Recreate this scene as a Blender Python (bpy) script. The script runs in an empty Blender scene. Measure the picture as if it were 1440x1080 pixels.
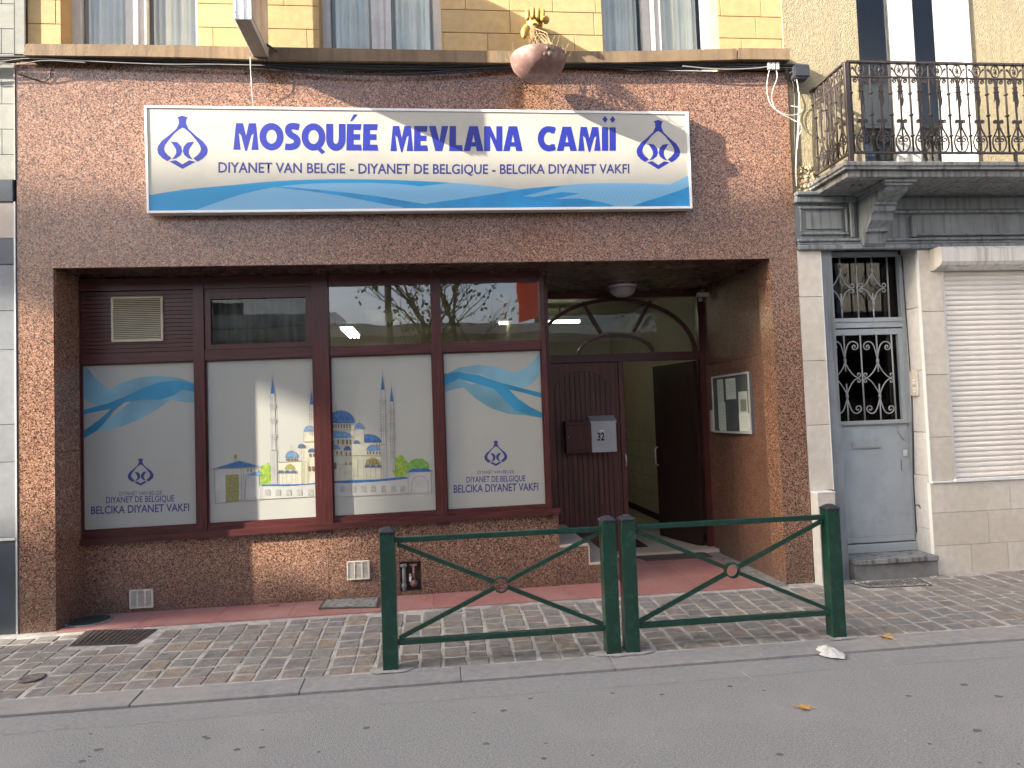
import bpy, bmesh, math, random
from mathutils import Vector, Matrix
random.seed(7)
S = bpy.context.scene
COL = S.collection
rad = math.radians

# ------------------------------------------------------------------ camera
CAMPOS = Vector((0.0, -6.3, 1.62))
FOC = 1010.77
yaw, pitch, roll = rad(6.142), rad(2.520), rad(-2.082)
fw = Vector((math.sin(yaw)*math.cos(pitch), math.cos(yaw)*math.cos(pitch), math.sin(pitch)))
r0 = Vector((math.cos(yaw), -math.sin(yaw), 0)); u0 = r0.cross(fw)
rt = r0*math.cos(roll) + u0*math.sin(roll)
up = -r0*math.sin(roll) + u0*math.cos(roll)
cam = bpy.data.cameras.new('camera'); co = bpy.data.objects.new('camera', cam); COL.objects.link(co)
cam.sensor_width = 36; cam.lens = FOC/1440*36; cam.clip_end = 600; cam.clip_start = .05
M = Matrix((rt, up, -fw)).transposed().to_4x4(); M.translation = CAMPOS
co.matrix_world = M
S.camera = co

# ------------------------------------------------------------------ light
SUN = Vector((3.2, 1.0, -1.5)).normalized()      # travel direction of the sunlight
W = bpy.data.worlds.new('World'); S.world = W; W.use_nodes = True
nt = W.node_tree; bg = nt.nodes['Background']
sky = nt.nodes.new('ShaderNodeTexSky'); sky.sky_type = 'NISHITA'; sky.sun_disc = False
sky.sun_elevation = math.asin(-SUN.z); sky.sun_rotation = math.atan2(-SUN.x, -SUN.y) % (2*math.pi)
sky.air_density = .75; sky.dust_density = 6.0; sky.ozone_density = .5
nt.links.new(sky.outputs[0], bg.inputs[0]); bg.inputs[1].default_value = 0.108
sl = bpy.data.lights.new('sun', 'SUN'); sl.energy = 4.4; sl.angle = rad(.42); sl.color = (1, .90, .76)
so = bpy.data.objects.new('sun', sl); COL.objects.link(so)
so.rotation_euler = SUN.to_track_quat('-Z', 'Y').to_euler()
S.view_settings.view_transform = 'Standard'; S.view_settings.look = 'None'
S.view_settings.exposure = 2.36; S.view_settings.gamma = 1

# ------------------------------------------------------------------ helpers
def ray(u, v):
    return rt*((u-720)/FOC) + up*(-(v-540)/FOC) + fw
def P(u, v, Y):                       # point of the facade-parallel plane y = Y behind a pixel
    d = ray(u, v); t = (Y-CAMPOS.y)/d.y
    return Vector((d.x*t, Y, CAMPOS.z+d.z*t))
def PX(u, v, X):
    d = ray(u, v); t = (X-CAMPOS.x)/d.x
    return Vector((X, CAMPOS.y+d.y*t, CAMPOS.z+d.z*t))
SL = .05
def G(u, v, a=0.0, c=SL):             # point of the ground z = a + c*y
    d = ray(u, v); t = (a+c*CAMPOS.y-CAMPOS.z)/(d.z-c*d.y)
    return CAMPOS+d*t

class MB:
    def __init__(s): s.v = []; s.f = []; s.sm = []
    def add(s, vs, fs, smooth=False):
        o = len(s.v); s.v += [tuple(v) for v in vs]; s.f += [tuple(i+o for i in f) for f in fs]; s.sm += [smooth]*len(fs)
        return s
    def box(s, x0, x1, y0, y1, z0, z1, b=0.0):
        if b <= 0:
            vs = [(x, y, z) for x in (x0, x1) for y in (y0, y1) for z in (z0, z1)]
            return s.add(vs, [(0,1,3,2),(4,6,7,5),(0,4,5,1),(2,3,7,6),(0,2,6,4),(1,5,7,3)])
        # bevelled box: three shifted slabs share 24 corners
        vs = []; idx = {}
        for i, x in enumerate((x0, x1)):
            for j, y in enumerate((y0, y1)):
                for k, z in enumerate((z0, z1)):
                    sx = b*(1-2*i); sy = b*(1-2*j); sz = b*(1-2*k)
                    idx[i,j,k,'x'] = len(vs); vs.append((x, y+sy, z+sz))
                    idx[i,j,k,'y'] = len(vs); vs.append((x+sx, y, z+sz))
                    idx[i,j,k,'z'] = len(vs); vs.append((x+sx, y+sy, z))
        fs = []
        q = [(0,0),(0,1),(1,1),(1,0)]
        fs.append([idx[0,a,c,'x'] for a, c in q]); fs.append([idx[1,a,c,'x'] for a, c in q[::-1]])
        fs.append([idx[a,0,c,'y'] for a, c in q[::-1]]); fs.append([idx[a,1,c,'y'] for a, c in q])
        fs.append([idx[a,c,0,'z'] for a, c in q]); fs.append([idx[a,c,1,'z'] for a, c in q[::-1]])
        for a in (0,1):
            for c in (0,1):
                fs.append([idx[a,c,0,'x'], idx[a,c,1,'x'], idx[a,c,1,'y'], idx[a,c,0,'y']])
                fs.append([idx[a,0,c,'x'], idx[a,1,c,'x'], idx[a,1,c,'z'], idx[a,0,c,'z']])
                fs.append([idx[0,a,c,'y'], idx[1,a,c,'y'], idx[1,a,c,'z'], idx[0,a,c,'z']])
                for d in (0,1): fs.append([idx[a,c,d,'x'], idx[a,c,d,'y'], idx[a,c,d,'z']])
        return s.add(vs, fs)
    def prism(s, pts, d):             # pts: 3D polygon, d: extrusion vector
        d = Vector(d); n = len(pts); pts = [Vector(p) for p in pts]
        fs = [tuple(range(n)), tuple(range(2*n-1, n-1, -1))]
        fs += [(i, (i+1) % n, (i+1) % n+n, i+n) for i in range(n)]
        return s.add(pts+[p+d for p in pts], fs)
    def poly(s, px, Y, th):           # outline on the plane y=Y, thickness th into +y
        return s.prism([P(u, v, Y) for u, v in px], (0, th, 0))
    def sheet(s, pts): return s.add(pts, [tuple(range(len(pts)))])
    def flat(s, px, Y): return s.sheet([P(u, v, Y) for u, v in px])
    def tube(s, pts, r, n=8, smooth=True, cap=True):
        pts = [Vector(p) for p in pts]; rs = r if isinstance(r, (list, tuple)) else [r]*len(pts)
        vs = []; prev = None
        for i, p in enumerate(pts):
            a = pts[max(i-1, 0)]; b = pts[min(i+1, len(pts)-1)]; t = (b-a)
            if t.length < 1e-9: t = Vector((0, 0, 1))
            t.normalize()
            if prev is None:
                h = Vector((0, 0, 1)) if abs(t.z) < .9 else Vector((0, 1, 0))
                x = t.cross(h).normalized()
            else:
                x = (prev - t*prev.dot(t)); x = x.normalized() if x.length > 1e-6 else t.orthogonal().normalized()
            prev = x; y = t.cross(x)
            for k in range(n):
                an = 2*math.pi*(k+.5)/n
                vs.append(p + (x*math.cos(an)+y*math.sin(an))*rs[i])
        fs = []
        for i in range(len(pts)-1):
            for k in range(n):
                k2 = (k+1) % n
                fs.append((i*n+k, i*n+k2, (i+1)*n+k2, (i+1)*n+k))
        s.add(vs, fs, smooth and n > 4)
        if cap:
            o = len(s.v)-len(vs)
            s.f.append(tuple(range(o, o+n))); s.f.append(tuple(range(o+len(vs)-n, o+len(vs)))[::-1]); s.sm += [False, False]
        return s
    def lathe(s, c, prof, n=24, axis=(0, 0, 1), smooth=True, a0=0, a1=360):
        ax = Vector(axis).normalized(); x = ax.orthogonal().normalized(); y = ax.cross(x); c = Vector(c)
        full = abs(a1-a0) >= 360; m = n if full else n+1
        vs = []
        for r, h in prof:
            for k in range(m):
                a = rad(a0+(a1-a0)*k/n); vs.append(c+ax*h+(x*math.cos(a)+y*math.sin(a))*r)
        fs = []
        for i in range(len(prof)-1):
            for k in range(n):
                k2 = (k+1) % m
                fs.append((i*m+k, i*m+k2, (i+1)*m+k2, (i+1)*m+k))
        return s.add(vs, fs, smooth)
    def mesh(s, name):
        me = bpy.data.meshes.new(name); me.from_pydata(s.v, [], s.f)
        me.polygons.foreach_set('use_smooth', s.sm); me.update()
        bm = bmesh.new(); bm.from_mesh(me); bmesh.ops.recalc_face_normals(bm, faces=bm.faces); bm.to_mesh(me); bm.free()
        return me

def obj(name, mb, m, parent=None, loc=None):
    me = mb.mesh(name) if isinstance(mb, MB) else mb
    if m is not None and not me.materials: me.materials.append(m)
    o = bpy.data.objects.new(name, me); COL.objects.link(o)
    if parent is not None: o.parent = parent
    if loc is not None: o.location = loc
    return o
def tag(o, label, cat, group=None, kind=None):
    if label: o['label'] = label
    if cat: o['category'] = cat
    if group: o['group'] = group
    if kind: o['kind'] = kind
    return o
def thing(name, label, cat, loc=(0, 0, 0), group=None):
    o = bpy.data.objects.new(name, None); COL.objects.link(o); o.location = loc
    o.empty_display_size = .1
    return tag(o, label, cat, group)
def struct(name, mb, m): return tag(obj(name, mb, m), None, None, None, 'structure')
class Loc:                           # parent whose children are given in world coordinates
    pass
def child(name, mb, m, parent):      # mesh given in world coordinates under an Empty that is not at the origin
    o = obj(name, mb, m, parent)
    p = parent; off = Vector((0, 0, 0))
    while p is not None: off += p.location; p = p.parent
    o.location = -off
    return o

# ------------------------------------------------------------------ materials
def mat(name, col, rough=.6, metal=0, var=.12, scale=6, bump=.0, bscale=60, coat=0, spec=.5, streak=None, dirt=None, detail=6):
    m = bpy.data.materials.new(name); m.use_nodes = True; t = m.node_tree; N = t.nodes; L = t.links
    b = N['Principled BSDF']; b.inputs['Roughness'].default_value = rough; b.inputs['Metallic'].default_value = metal
    b.inputs['Coat Weight'].default_value = coat; b.inputs['Coat Roughness'].default_value = .08
    b.inputs['Specular IOR Level'].default_value = spec
    tc = N.new('ShaderNodeTexCoord')
    no = N.new('ShaderNodeTexNoise'); no.inputs['Scale'].default_value = scale; no.inputs['Detail'].default_value = detail
    L.new(tc.outputs['Object'], no.inputs['Vector'])
    r = N.new('ShaderNodeValToRGB'); e = r.color_ramp.elements
    e[0].position = .3; e[1].position = .7
    e[0].color = (*[max(0, c*(1-var)) for c in col], 1); e[1].color = (*[min(1, c*(1+var)) for c in col], 1)
    L.new(no.outputs[0], r.inputs[0]); out = r.outputs[0]
    if streak:                         # vertical rain streaks and stains
        mp = N.new('ShaderNodeMapping'); mp.inputs['Scale'].default_value = (14, 14, .7)
        n2 = N.new('ShaderNodeTexNoise'); n2.inputs['Scale'].default_value = 1.6; n2.inputs['Detail'].default_value = 8
        r2 = N.new('ShaderNodeValToRGB'); r2.color_ramp.elements[0].position = .48; r2.color_ramp.elements[1].position = .72
        mx = N.new('ShaderNodeMixRGB'); mx.inputs[2].default_value = (*streak, 1)
        L.new(tc.outputs['Object'], mp.inputs[0]); L.new(mp.outputs[0], n2.inputs['Vector']); L.new(n2.outputs[0], r2.inputs[0])
        L.new(r2.outputs[0], mx.inputs[0]); L.new(out, mx.inputs[1]); out = mx.outputs[0]
    if dirt:                           # cloudy patches
        n2 = N.new('ShaderNodeTexNoise'); n2.inputs['Scale'].default_value = dirt[1]; n2.inputs['Detail'].default_value = 10
        n2.inputs['Roughness'].default_value = .65
        r2 = N.new('ShaderNodeValToRGB'); r2.color_ramp.elements[0].position = .5; r2.color_ramp.elements[1].position = .72
        mx = N.new('ShaderNodeMixRGB'); mx.inputs[2].default_value = (*dirt[0], 1)
        L.new(tc.outputs['Object'], n2.inputs['Vector']); L.new(n2.outputs[0], r2.inputs[0])
        L.new(r2.outputs[0], mx.inputs[0]); L.new(out, mx.inputs[1]); out = mx.outputs[0]
    L.new(out, b.inputs['Base Color'])
    if bump > 0:
        n3 = N.new('ShaderNodeTexNoise'); n3.inputs['Scale'].default_value = bscale; n3.inputs['Detail'].default_value = 5
        L.new(tc.outputs['Object'], n3.inputs['Vector'])
        bp = N.new('ShaderNodeBump'); bp.inputs['Strength'].default_value = bump; bp.inputs['Distance'].default_value = .01
        L.new(n3.outputs[0], bp.inputs['Height']); L.new(bp.outputs[0], b.inputs['Normal'])
    return m

def granite(name, tint=(1, 1, 1), rough=.2, scale=140):
    m = bpy.data.materials.new(name); m.use_nodes = True; t = m.node_tree; N = t.nodes; L = t.links
    b = N['Principled BSDF']; tc = N.new('ShaderNodeTexCoord')
    # warp the cells so grains are ragged
    nz = N.new('ShaderNodeTexNoise'); nz.inputs['Scale'].default_value = 95; nz.inputs['Detail'].default_value = 2
    L.new(tc.outputs['Object'], nz.inputs['Vector'])
    mxv = N.new('ShaderNodeMixRGB'); mxv.inputs[0].default_value = .016
    L.new(tc.outputs['Object'], mxv.inputs[1]); L.new(nz.outputs['Color'], mxv.inputs[2])
    vo = N.new('ShaderNodeTexVoronoi'); vo.inputs['Scale'].default_value = scale
    L.new(mxv.outputs[0], vo.inputs['Vector'])
    sp = N.new('ShaderNodeSeparateColor'); L.new(vo.outputs['Color'], sp.inputs[0])
    r = N.new('ShaderNodeValToRGB'); r.color_ramp.interpolation = 'CONSTANT'
    cols = [(0, (.032, .021, .017)), (.20, (.100, .052, .036)), (.36, (.215, .112, .070)), (.58, (.29, .155, .097)), (.80, (.36, .212, .142)), (.93, (.40, .30, .23))]
    e = r.color_ramp.elements; e[0].position = 0; e[0].color = (*[c*k for c, k in zip(cols[0][1], tint)], 1)
    e[1].position = cols[1][0]; e[1].color = (*[c*k for c, k in zip(cols[1][1], tint)], 1)
    for p, c in cols[2:]:
        q = e.new(p); q.color = (*[a*k for a, k in zip(c, tint)], 1)
    L.new(sp.outputs[0], r.inputs[0])
    # broad cloudiness
    n2 = N.new('ShaderNodeTexNoise'); n2.inputs['Scale'].default_value = 2.2; n2.inputs['Detail'].default_value = 7
    L.new(tc.outputs['Object'], n2.inputs['Vector'])
    r2 = N.new('ShaderNodeValToRGB'); r2.color_ramp.elements[0].position = .3; r2.color_ramp.elements[1].position = .7
    r2.color_ramp.elements[0].color = (.90, .90, .92, 1); r2.color_ramp.elements[1].color = (1.06, 1.03, 1, 1)
    L.new(n2.outputs[0], r2.inputs[0])
    mu = N.new('ShaderNodeMixRGB'); mu.blend_type = 'MULTIPLY'; mu.inputs[0].default_value = 1
    L.new(r.outputs[0], mu.inputs[1]); L.new(r2.outputs[0], mu.inputs[2])
    # splash grime and bleached stains near the pavement keep their own shape
    mp = N.new('ShaderNodeSeparateXYZ'); L.new(tc.outputs['Object'], mp.inputs[0])
    mr = N.new('ShaderNodeMapRange'); mr.inputs[1].default_value = .5; mr.inputs[2].default_value = .0
    L.new(mp.outputs[2], mr.inputs[0])
    n4 = N.new('ShaderNodeTexNoise'); n4.inputs['Scale'].default_value = 5; n4.inputs['Detail'].default_value = 9
    L.new(tc.outputs['Object'], n4.inputs['Vector'])
    mm = N.new('ShaderNodeMath'); mm.operation = 'MULTIPLY'; L.new(mr.outputs[0], mm.inputs[0]); L.new(n4.outputs[0], mm.inputs[1])
    mx = N.new('ShaderNodeMixRGB'); mx.inputs[2].default_value = (.09, .07, .06, 1)
    L.new(mm.outputs[0], mx.inputs[0]); L.new(mu.outputs[0], mx.inputs[1])
    L.new(mx.outputs[0], b.inputs['Base Color'])
    b.inputs['Roughness'].default_value = rough; b.inputs['Specular IOR Level'].default_value = .6
    rr = N.new('ShaderNodeMapRange'); rr.inputs[3].default_value = rough*.7; rr.inputs[4].default_value = rough*1.7
    L.new(n4.outputs[0], rr.inputs[0]); L.new(rr.outputs[0], b.inputs['Roughness'])
    return m

def pieces(name, cols, rough=.7, bump=.3, bscale=40, moss=None, con=.1, dust=.6):      # colour differs from piece to piece
    m = bpy.data.materials.new(name); m.use_nodes = True; t = m.node_tree; N = t.nodes; L = t.links
    b = N['Principled BSDF']; b.inputs['Roughness'].default_value = rough
    oi = N.new('ShaderNodeObjectInfo'); r = N.new('ShaderNodeValToRGB'); r.color_ramp.interpolation = 'CONSTANT'
    e = r.color_ramp.elements; n = len(cols)
    e[0].color = (*cols[0], 1); e[1].position = 1/n; e[1].color = (*cols[1], 1)
    for i in range(2, n): q = e.new(i/n); q.color = (*cols[i], 1)
    L.new(oi.outputs['Random'], r.inputs[0])
    tc = N.new('ShaderNodeTexCoord'); geo = N.new('ShaderNodeNewGeometry')
    n1 = N.new('ShaderNodeTexNoise'); n1.inputs['Scale'].default_value = 16; n1.inputs['Detail'].default_value = 8
    L.new(geo.outputs['Position'], n1.inputs['Vector'])
    r2 = N.new('ShaderNodeValToRGB'); r2.color_ramp.elements[0].position = .3; r2.color_ramp.elements[1].position = .72
    r2.color_ramp.elements[0].color = (1-con, 1-con, 1-con*.95, 1); r2.color_ramp.elements[1].color = (1+con, 1+con*.9, 1+con*.8, 1)
    L.new(n1.outputs[0], r2.inputs[0])
    mu = N.new('ShaderNodeMixRGB'); mu.blend_type = 'MULTIPLY'; mu.inputs[0].default_value = 1
    L.new(r.outputs[0], mu.inputs[1]); L.new(r2.outputs[0], mu.inputs[2]); out = mu.outputs[0]
    # dust that lies over neighbouring pieces alike
    n2 = N.new('ShaderNodeTexNoise'); n2.inputs['Scale'].default_value = 1.7; n2.inputs['Detail'].default_value = 9; n2.inputs['Roughness'].default_value = .6
    L.new(geo.outputs['Position'], n2.inputs['Vector'])
    r3 = N.new('ShaderNodeValToRGB'); r3.color_ramp.elements[0].position = .45; r3.color_ramp.elements[1].position = .75
    r3.color_ramp.elements[0].color = (0, 0, 0, 1); r3.color_ramp.elements[1].color = (dust, dust, dust, 1)
    L.new(n2.outputs[0], r3.inputs[0])
    mx = N.new('ShaderNodeMixRGB'); mx.inputs[2].default_value = (*(moss or (.2, .19, .17)), 1)
    L.new(r3.outputs[0], mx.inputs[0]); L.new(out, mx.inputs[1]); L.new(mx.outputs[0], b.inputs['Base Color'])
    n3 = N.new('ShaderNodeTexNoise'); n3.inputs['Scale'].default_value = bscale; n3.inputs['Detail'].default_value = 6
    L.new(geo.outputs['Position'], n3.inputs['Vector'])
    bp = N.new('ShaderNodeBump'); bp.inputs['Strength'].default_value = bump; bp.inputs['Distance'].default_value = .012
    L.new(n3.outputs[0], bp.inputs['Height']); L.new(bp.outputs[0], b.inputs['Normal'])
    return m

def wood(name, col, rough=.35, horiz=False):
    m = bpy.data.materials.new(name); m.use_nodes = True; t = m.node_tree; N = t.nodes; L = t.links
    b = N['Principled BSDF']; b.inputs['Roughness'].default_value = rough
    tc = N.new('ShaderNodeTexCoord'); mp = N.new('ShaderNodeMapping')
    mp.inputs['Scale'].default_value = (2, 2, 45) if horiz else (45, 45, 2)
    no = N.new('ShaderNodeTexNoise'); no.inputs['Scale'].default_value = 1.5; no.inputs['Detail'].default_value = 7
    L.new(tc.outputs['Object'], mp.inputs[0]); L.new(mp.outputs[0], no.inputs['Vector'])
    r = N.new('ShaderNodeValToRGB'); r.color_ramp.elements[0].position = .35; r.color_ramp.elements[1].position = .7
    r.color_ramp.elements[0].color = (*[c*.7 for c in col], 1); r.color_ramp.elements[1].color = (*[min(1, c*1.35) for c in col], 1)
    L.new(no.outputs[0], r.inputs[0]); L.new(r.outputs[0], b.inputs['Base Color'])
    bp = N.new('ShaderNodeBump'); bp.inputs['Strength'].default_value = .12; bp.inputs['Distance'].default_value = .004
    L.new(no.outputs[0], bp.inputs['Height']); L.new(bp.outputs[0], b.inputs['Normal'])
    return m

def glass(name, tint=(.9, .93, .92), refl=1.0, ior=1.55):
    m = bpy.data.materials.new(name); m.use_nodes = True; t = m.node_tree; N = t.nodes; L = t.links
    N.remove(N['Principled BSDF']); out = N['Material Output']
    g = N.new('ShaderNodeBsdfGlossy'); g.inputs['Roughness'].default_value = .01; g.inputs['Color'].default_value = (refl, refl, refl, 1)
    tr = N.new('ShaderNodeBsdfTransparent'); tr.inputs['Color'].default_value = (*tint, 1)
    fr = N.new('ShaderNodeFresnel'); fr.inputs[0].default_value = ior
    no = N.new('ShaderNodeTexNoise'); no.inputs['Scale'].default_value = 1.1; tc = N.new('ShaderNodeTexCoord')
    L.new(tc.outputs['Object'], no.inputs['Vector'])
    bp = N.new('ShaderNodeBump'); bp.inputs['Strength'].default_value = .06; bp.inputs['Distance'].default_value = .05
    L.new(no.outputs[0], bp.inputs['Height']); L.new(bp.outputs[0], g.inputs['Normal'])
    ge = N.new('ShaderNodeNewGeometry'); m1 = N.new('ShaderNodeMath'); m1.operation = 'SUBTRACT'; m1.inputs[0].default_value = 1; L.new(ge.outputs['Backfacing'], m1.inputs[1])
    m2 = N.new('ShaderNodeMath'); m2.operation = 'MULTIPLY'; L.new(fr.outputs[0], m2.inputs[0]); L.new(m1.outputs[0], m2.inputs[1])
    mx = N.new('ShaderNodeMixShader'); L.new(m2.outputs[0], mx.inputs[0]); L.new(tr.outputs[0], mx.inputs[1]); L.new(g.outputs[0], mx.inputs[2])
    L.new(mx.outputs[0], out.inputs[0]); return m

def emit(name, col, s):
    m = bpy.data.materials.new(name); m.use_nodes = True; b = m.node_tree.nodes['Principled BSDF']
    b.inputs['Base Color'].default_value = (*col, 1); b.inputs['Emission Color'].default_value = (*col, 1); b.inputs['Emission Strength'].default_value = s
    return m

def striped(name, ca, cb, scale=30, centre=(0, 0, 0), dist=2, amount=.5):      # printed hairline pattern
    m = bpy.data.materials.new(name); m.use_nodes = True; t = m.node_tree; N = t.nodes; L = t.links
    b = N['Principled BSDF']; b.inputs['Roughness'].default_value = .35
    tc = N.new('ShaderNodeTexCoord'); mp = N.new('ShaderNodeMapping'); mp.inputs['Location'].default_value = centre
    L.new(tc.outputs['Object'], mp.inputs[0])
    w = N.new('ShaderNodeTexWave'); w.wave_type = 'RINGS'; w.rings_direction = 'Y'; w.inputs['Scale'].default_value = scale
    w.inputs['Distortion'].default_value = dist; w.inputs['Detail'].default_value = 1; w.inputs['Detail Scale'].default_value = .6
    L.new(mp.outputs[0], w.inputs['Vector'])
    r = N.new('ShaderNodeValToRGB'); r.color_ramp.elements[0].color = (*ca, 1); r.color_ramp.elements[1].color = (*cb, 1)
    r.color_ramp.elements[0].position = .5-amount/2; r.color_ramp.elements[1].position = .5+amount/2
    L.new(w.outputs[0], r.inputs[0]); L.new(r.outputs[0], b.inputs['Base Color'])
    return m

m_gran = granite('red_granite')
m_gran3 = granite('red_granite_shaded', (.66, .62, .64), .38)  # same granite, tint darkened to put the recess shade into the colour
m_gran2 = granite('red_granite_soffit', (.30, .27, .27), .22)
m_frame = wood('wine_frame', (.066, .017, .016), .34)
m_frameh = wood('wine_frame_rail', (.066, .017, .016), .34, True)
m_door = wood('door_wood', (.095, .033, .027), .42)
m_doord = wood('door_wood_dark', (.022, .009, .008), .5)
m_yellow = pieces('ochre_render', [(.425, .305, .145), (.455, .325, .155), (.44, .315, .152), (.405, .29, .135)], .85, .15, 90, (.36, .265, .14), .12, .7)
m_ochre = mat('ochre_reveal', (.36, .245, .11), .85, bump=.1)
m_ledge = mat('sandstone_ledge', (.185, .130, .078), .85, var=.2, scale=5, bump=.3, bscale=50, streak=(.12, .085, .055))
m_white = mat('white_window_paint', (.45, .448, .435), .35, var=.05, dirt=((.55, .54, .5), 8))
m_glass = glass('window_glass', ior=2.5)
m_glassu = glass('upper_window_glass', ior=1.55)
m_curt = mat('grey_blue_curtain', (.78, .79, .78), .8, var=.1, scale=3)
m_frost = mat('frosted_film', (.34, .348, .318), .28, var=.03, scale=2, coat=.25)
m_sign = mat('sign_face', (.42, .41, .36), .4, var=.04, scale=2.5, coat=.1, dirt=((.37, .36, .32), 3))
m_alu = mat('aluminium_edge', (.62, .63, .62), .4, metal=.4, var=.08)
m_blue = mat('letter_blue', (.013, .023, .25), .4, var=.05)
m_navy = mat('letter_navy', (.03, .035, .17), .4, var=.05)
m_w1 = striped('wave_print_light', (.10, .30, .50), (.21, .41, .58), 26, (2.4, 0, -3.0), 1.5)
m_w2 = striped('wave_print_deep', (.004, .20, .43), (.015, .26, .50), 22, (2.9, 0, -3.2), .8)
m_w3 = mat('wave_print_mid', (.018, .22, .48), .35, var=.25, scale=4)
m_wa = mat('film_wave_deep', (.032, .205, .35), .28, var=.22, scale=3.5, detail=1)
m_wb = mat('film_wave_light', (.15, .30, .375), .28, var=.25, scale=3, detail=1)
m_green = mat('green_barrier_paint', (.004, .040, .026), .3, var=.15, scale=12, coat=.2, dirt=((.02, .075, .055), 20))
m_cap = mat('dark_post_cap', (.03, .032, .042), .45, var=.1)
m_iron = mat('wrought_iron', (.035, .027, .026), .55, var=.2, scale=30)
m_greyp = mat('grey_door_paint', (.33, .37, .395), .45, var=.08, scale=4, bump=.06, dirt=((.27, .305, .32), 5))
m_grille = mat('grey_grille_paint', (.32, .335, .34), .45, var=.1)
m_fascia = mat('grey_fascia_paint', (.20, .225, .24), .6, var=.12, scale=5, bump=.12, streak=(.09, .10, .10))
m_slab = mat('weathered_slab', (.23, .24, .24), .8, var=.2, scale=8, bump=.3, streak=(.05, .05, .045))
m_stucco = mat('cream_roughcast', (.30, .26, .165), .95, var=.2, scale=25, bump=1, bscale=80, dirt=((.235, .205, .135), 1.8), streak=(.25, .22, .15))
m_tile = pieces('beige_stone_tile', [(.58, .545, .475), (.61, .575, .505), (.56, .525, .455), (.59, .56, .495)], .35, .05, 40, (.46, .42, .35), .10, .7)
m_tilesh = pieces('pale_reveal_tile', [(.55, .565, .56), (.58, .59, .58), (.54, .555, .55)], .35, .04, 40, (.44, .44, .42))
m_trim = mat('white_tile_trim', (.74, .75, .74), .35, var=.05)
m_shut = mat('cream_shutter', (.76, .725, .67), .45, var=.06, scale=3, dirt=((.66, .62, .55), 2.5))
m_shutbox = mat('shutter_box', (.66, .64, .60), .5, var=.06, streak=(.40, .38, .34))
m_dark = mat('dark_void', (.012, .012, .012), .6, var=.2)
m_rubber = mat('black_cable', (.014, .014, .015), .5)
m_wcable = mat('white_cable', (.62, .60, .55), .5)
m_mort = mat('paving_mortar', (.37, .36, .335), .9, var=.25, scale=14, bump=.4, bscale=80, dirt=((.19, .185, .17), 3))
m_pave = pieces('porphyry_setts', [(.175, .168, .160), (.20, .178, .158), (.185, .155, .145), (.18, .185, .175), (.205, .19, .165), (.16, .165, .168), (.195, .172, .158), (.185, .187, .170), (.225, .195, .155), (.18, .175, .165), (.17, .168, .160), (.19, .178, .165), (.155, .155, .150)], .6, .5, 45, (.26, .25, .23), .3)
m_kerb = pieces('bluestone_kerb', [(.235, .24, .243), (.245, .248, .248), (.23, .234, .238)], .75, .25, 60, (.29, .285, .27), .16)
m_kface = mat('kerb_face_grime', (.085, .085, .085), .85, var=.3, scale=9, bump=.3)
m_road = mat('asphalt', (.245, .255, .258), .85, var=.32, scale=95, bump=.8, bscale=160, dirt=((.285, .29, .288), 1.1), detail=4)
m_gut = mat('concrete_gutter', (.225, .233, .238), .85, var=.14, scale=30, bump=.4, bscale=120, dirt=((.255, .258, .255), 2))
m_pink = pieces('red_terrazzo_tile', [(.32, .145, .138), (.34, .16, .15), (.31, .145, .14)], .5, .08, 60, (.36, .25, .235), .12, .75)
m_cream = mat('cream_wall', (.45, .43, .35), .7, var=.08, scale=2)
m_creamt = mat('hall_tile', (.50, .47, .38), .35, var=.12, scale=4)
m_marble = mat('beige_marble', (.46, .40, .34), .4, var=.1, scale=7)
m_terra = mat('worn_terracotta', (.215, .115, .10), .65, var=.35, scale=9, bump=.35, bscale=30, dirt=((.27, .23, .20), 9), streak=(.14, .085, .075))
m_fist = mat('faded_yellow_resin', (.40, .26, .055), .6, var=.35, scale=22, bump=.4, bscale=40, dirt=((.13, .075, .03), 16))
m_straw = mat('dry_straw', (.23, .175, .09), .9, var=.3, scale=30)
m_leafg = mat('small_green_leaves', (.07, .10, .05), .8, var=.3, scale=40)
m_leaf = mat('autumn_leaf', (.50, .28, .08), .7, var=.3, scale=30)
m_paper = mat('white_paper', (.52, .52, .51), .8, var=.04)
m_castiron = mat('cast_iron_cover', (.060, .052, .046), .6, var=.35, scale=30, bump=.8, bscale=70)
m_silver = mat('pale_grey_mailbox', (.42, .44, .45), .4, metal=.3, var=.08)
m_black = mat('black_paint', (.012, .012, .013), .4)
m_ventw = mat('off_white_plastic', (.60, .57, .50), .5, var=.08, dirt=((.40, .36, .30), 20))
m_ventc = mat('cream_vent', (.52, .47, .34), .5, var=.08)
m_cork = mat('board_grey', (.10, .11, .12), .7)
m_globe = mat('opal_lamp_glass', (.40, .40, .42), .25, var=.03, coat=.4)
m_slate = mat('blue_slate_cladding', (.055, .068, .082), .3, var=.2, scale=3, coat=.2)
m_greym = pieces('grey_marble_cladding', [(.20, .215, .23), (.22, .235, .245), (.19, .205, .22)], .3, .05, 30, (.25, .26, .27))
m_greyb = pieces('pale_grey_render', [(.25, .26, .235), (.265, .272, .25), (.24, .25, .228)], .9, .15, 90, (.38, .385, .36))
m_brick = mat('red_brick_opposite', (.20, .075, .05), .85, var=.3, scale=9)
m_opp = mat('grey_render_opposite', (.46, .46, .44), .9, var=.12, scale=1.2)
m_tower = mat('apartment_render', (.40, .37, .33), .9, var=.1, scale=.6)
m_roofm = mat('pale_roof_metal', (.55, .56, .58), .5, var=.1)
m_red = mat('red_hoarding', (.85, .07, .04), .5, var=.08)
m_bark = mat('tree_bark', (.07, .055, .045), .9, var=.3, scale=9)
m_fol = mat('autumn_foliage', (.17, .13, .04), .8, var=.45, scale=1.5)

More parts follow.
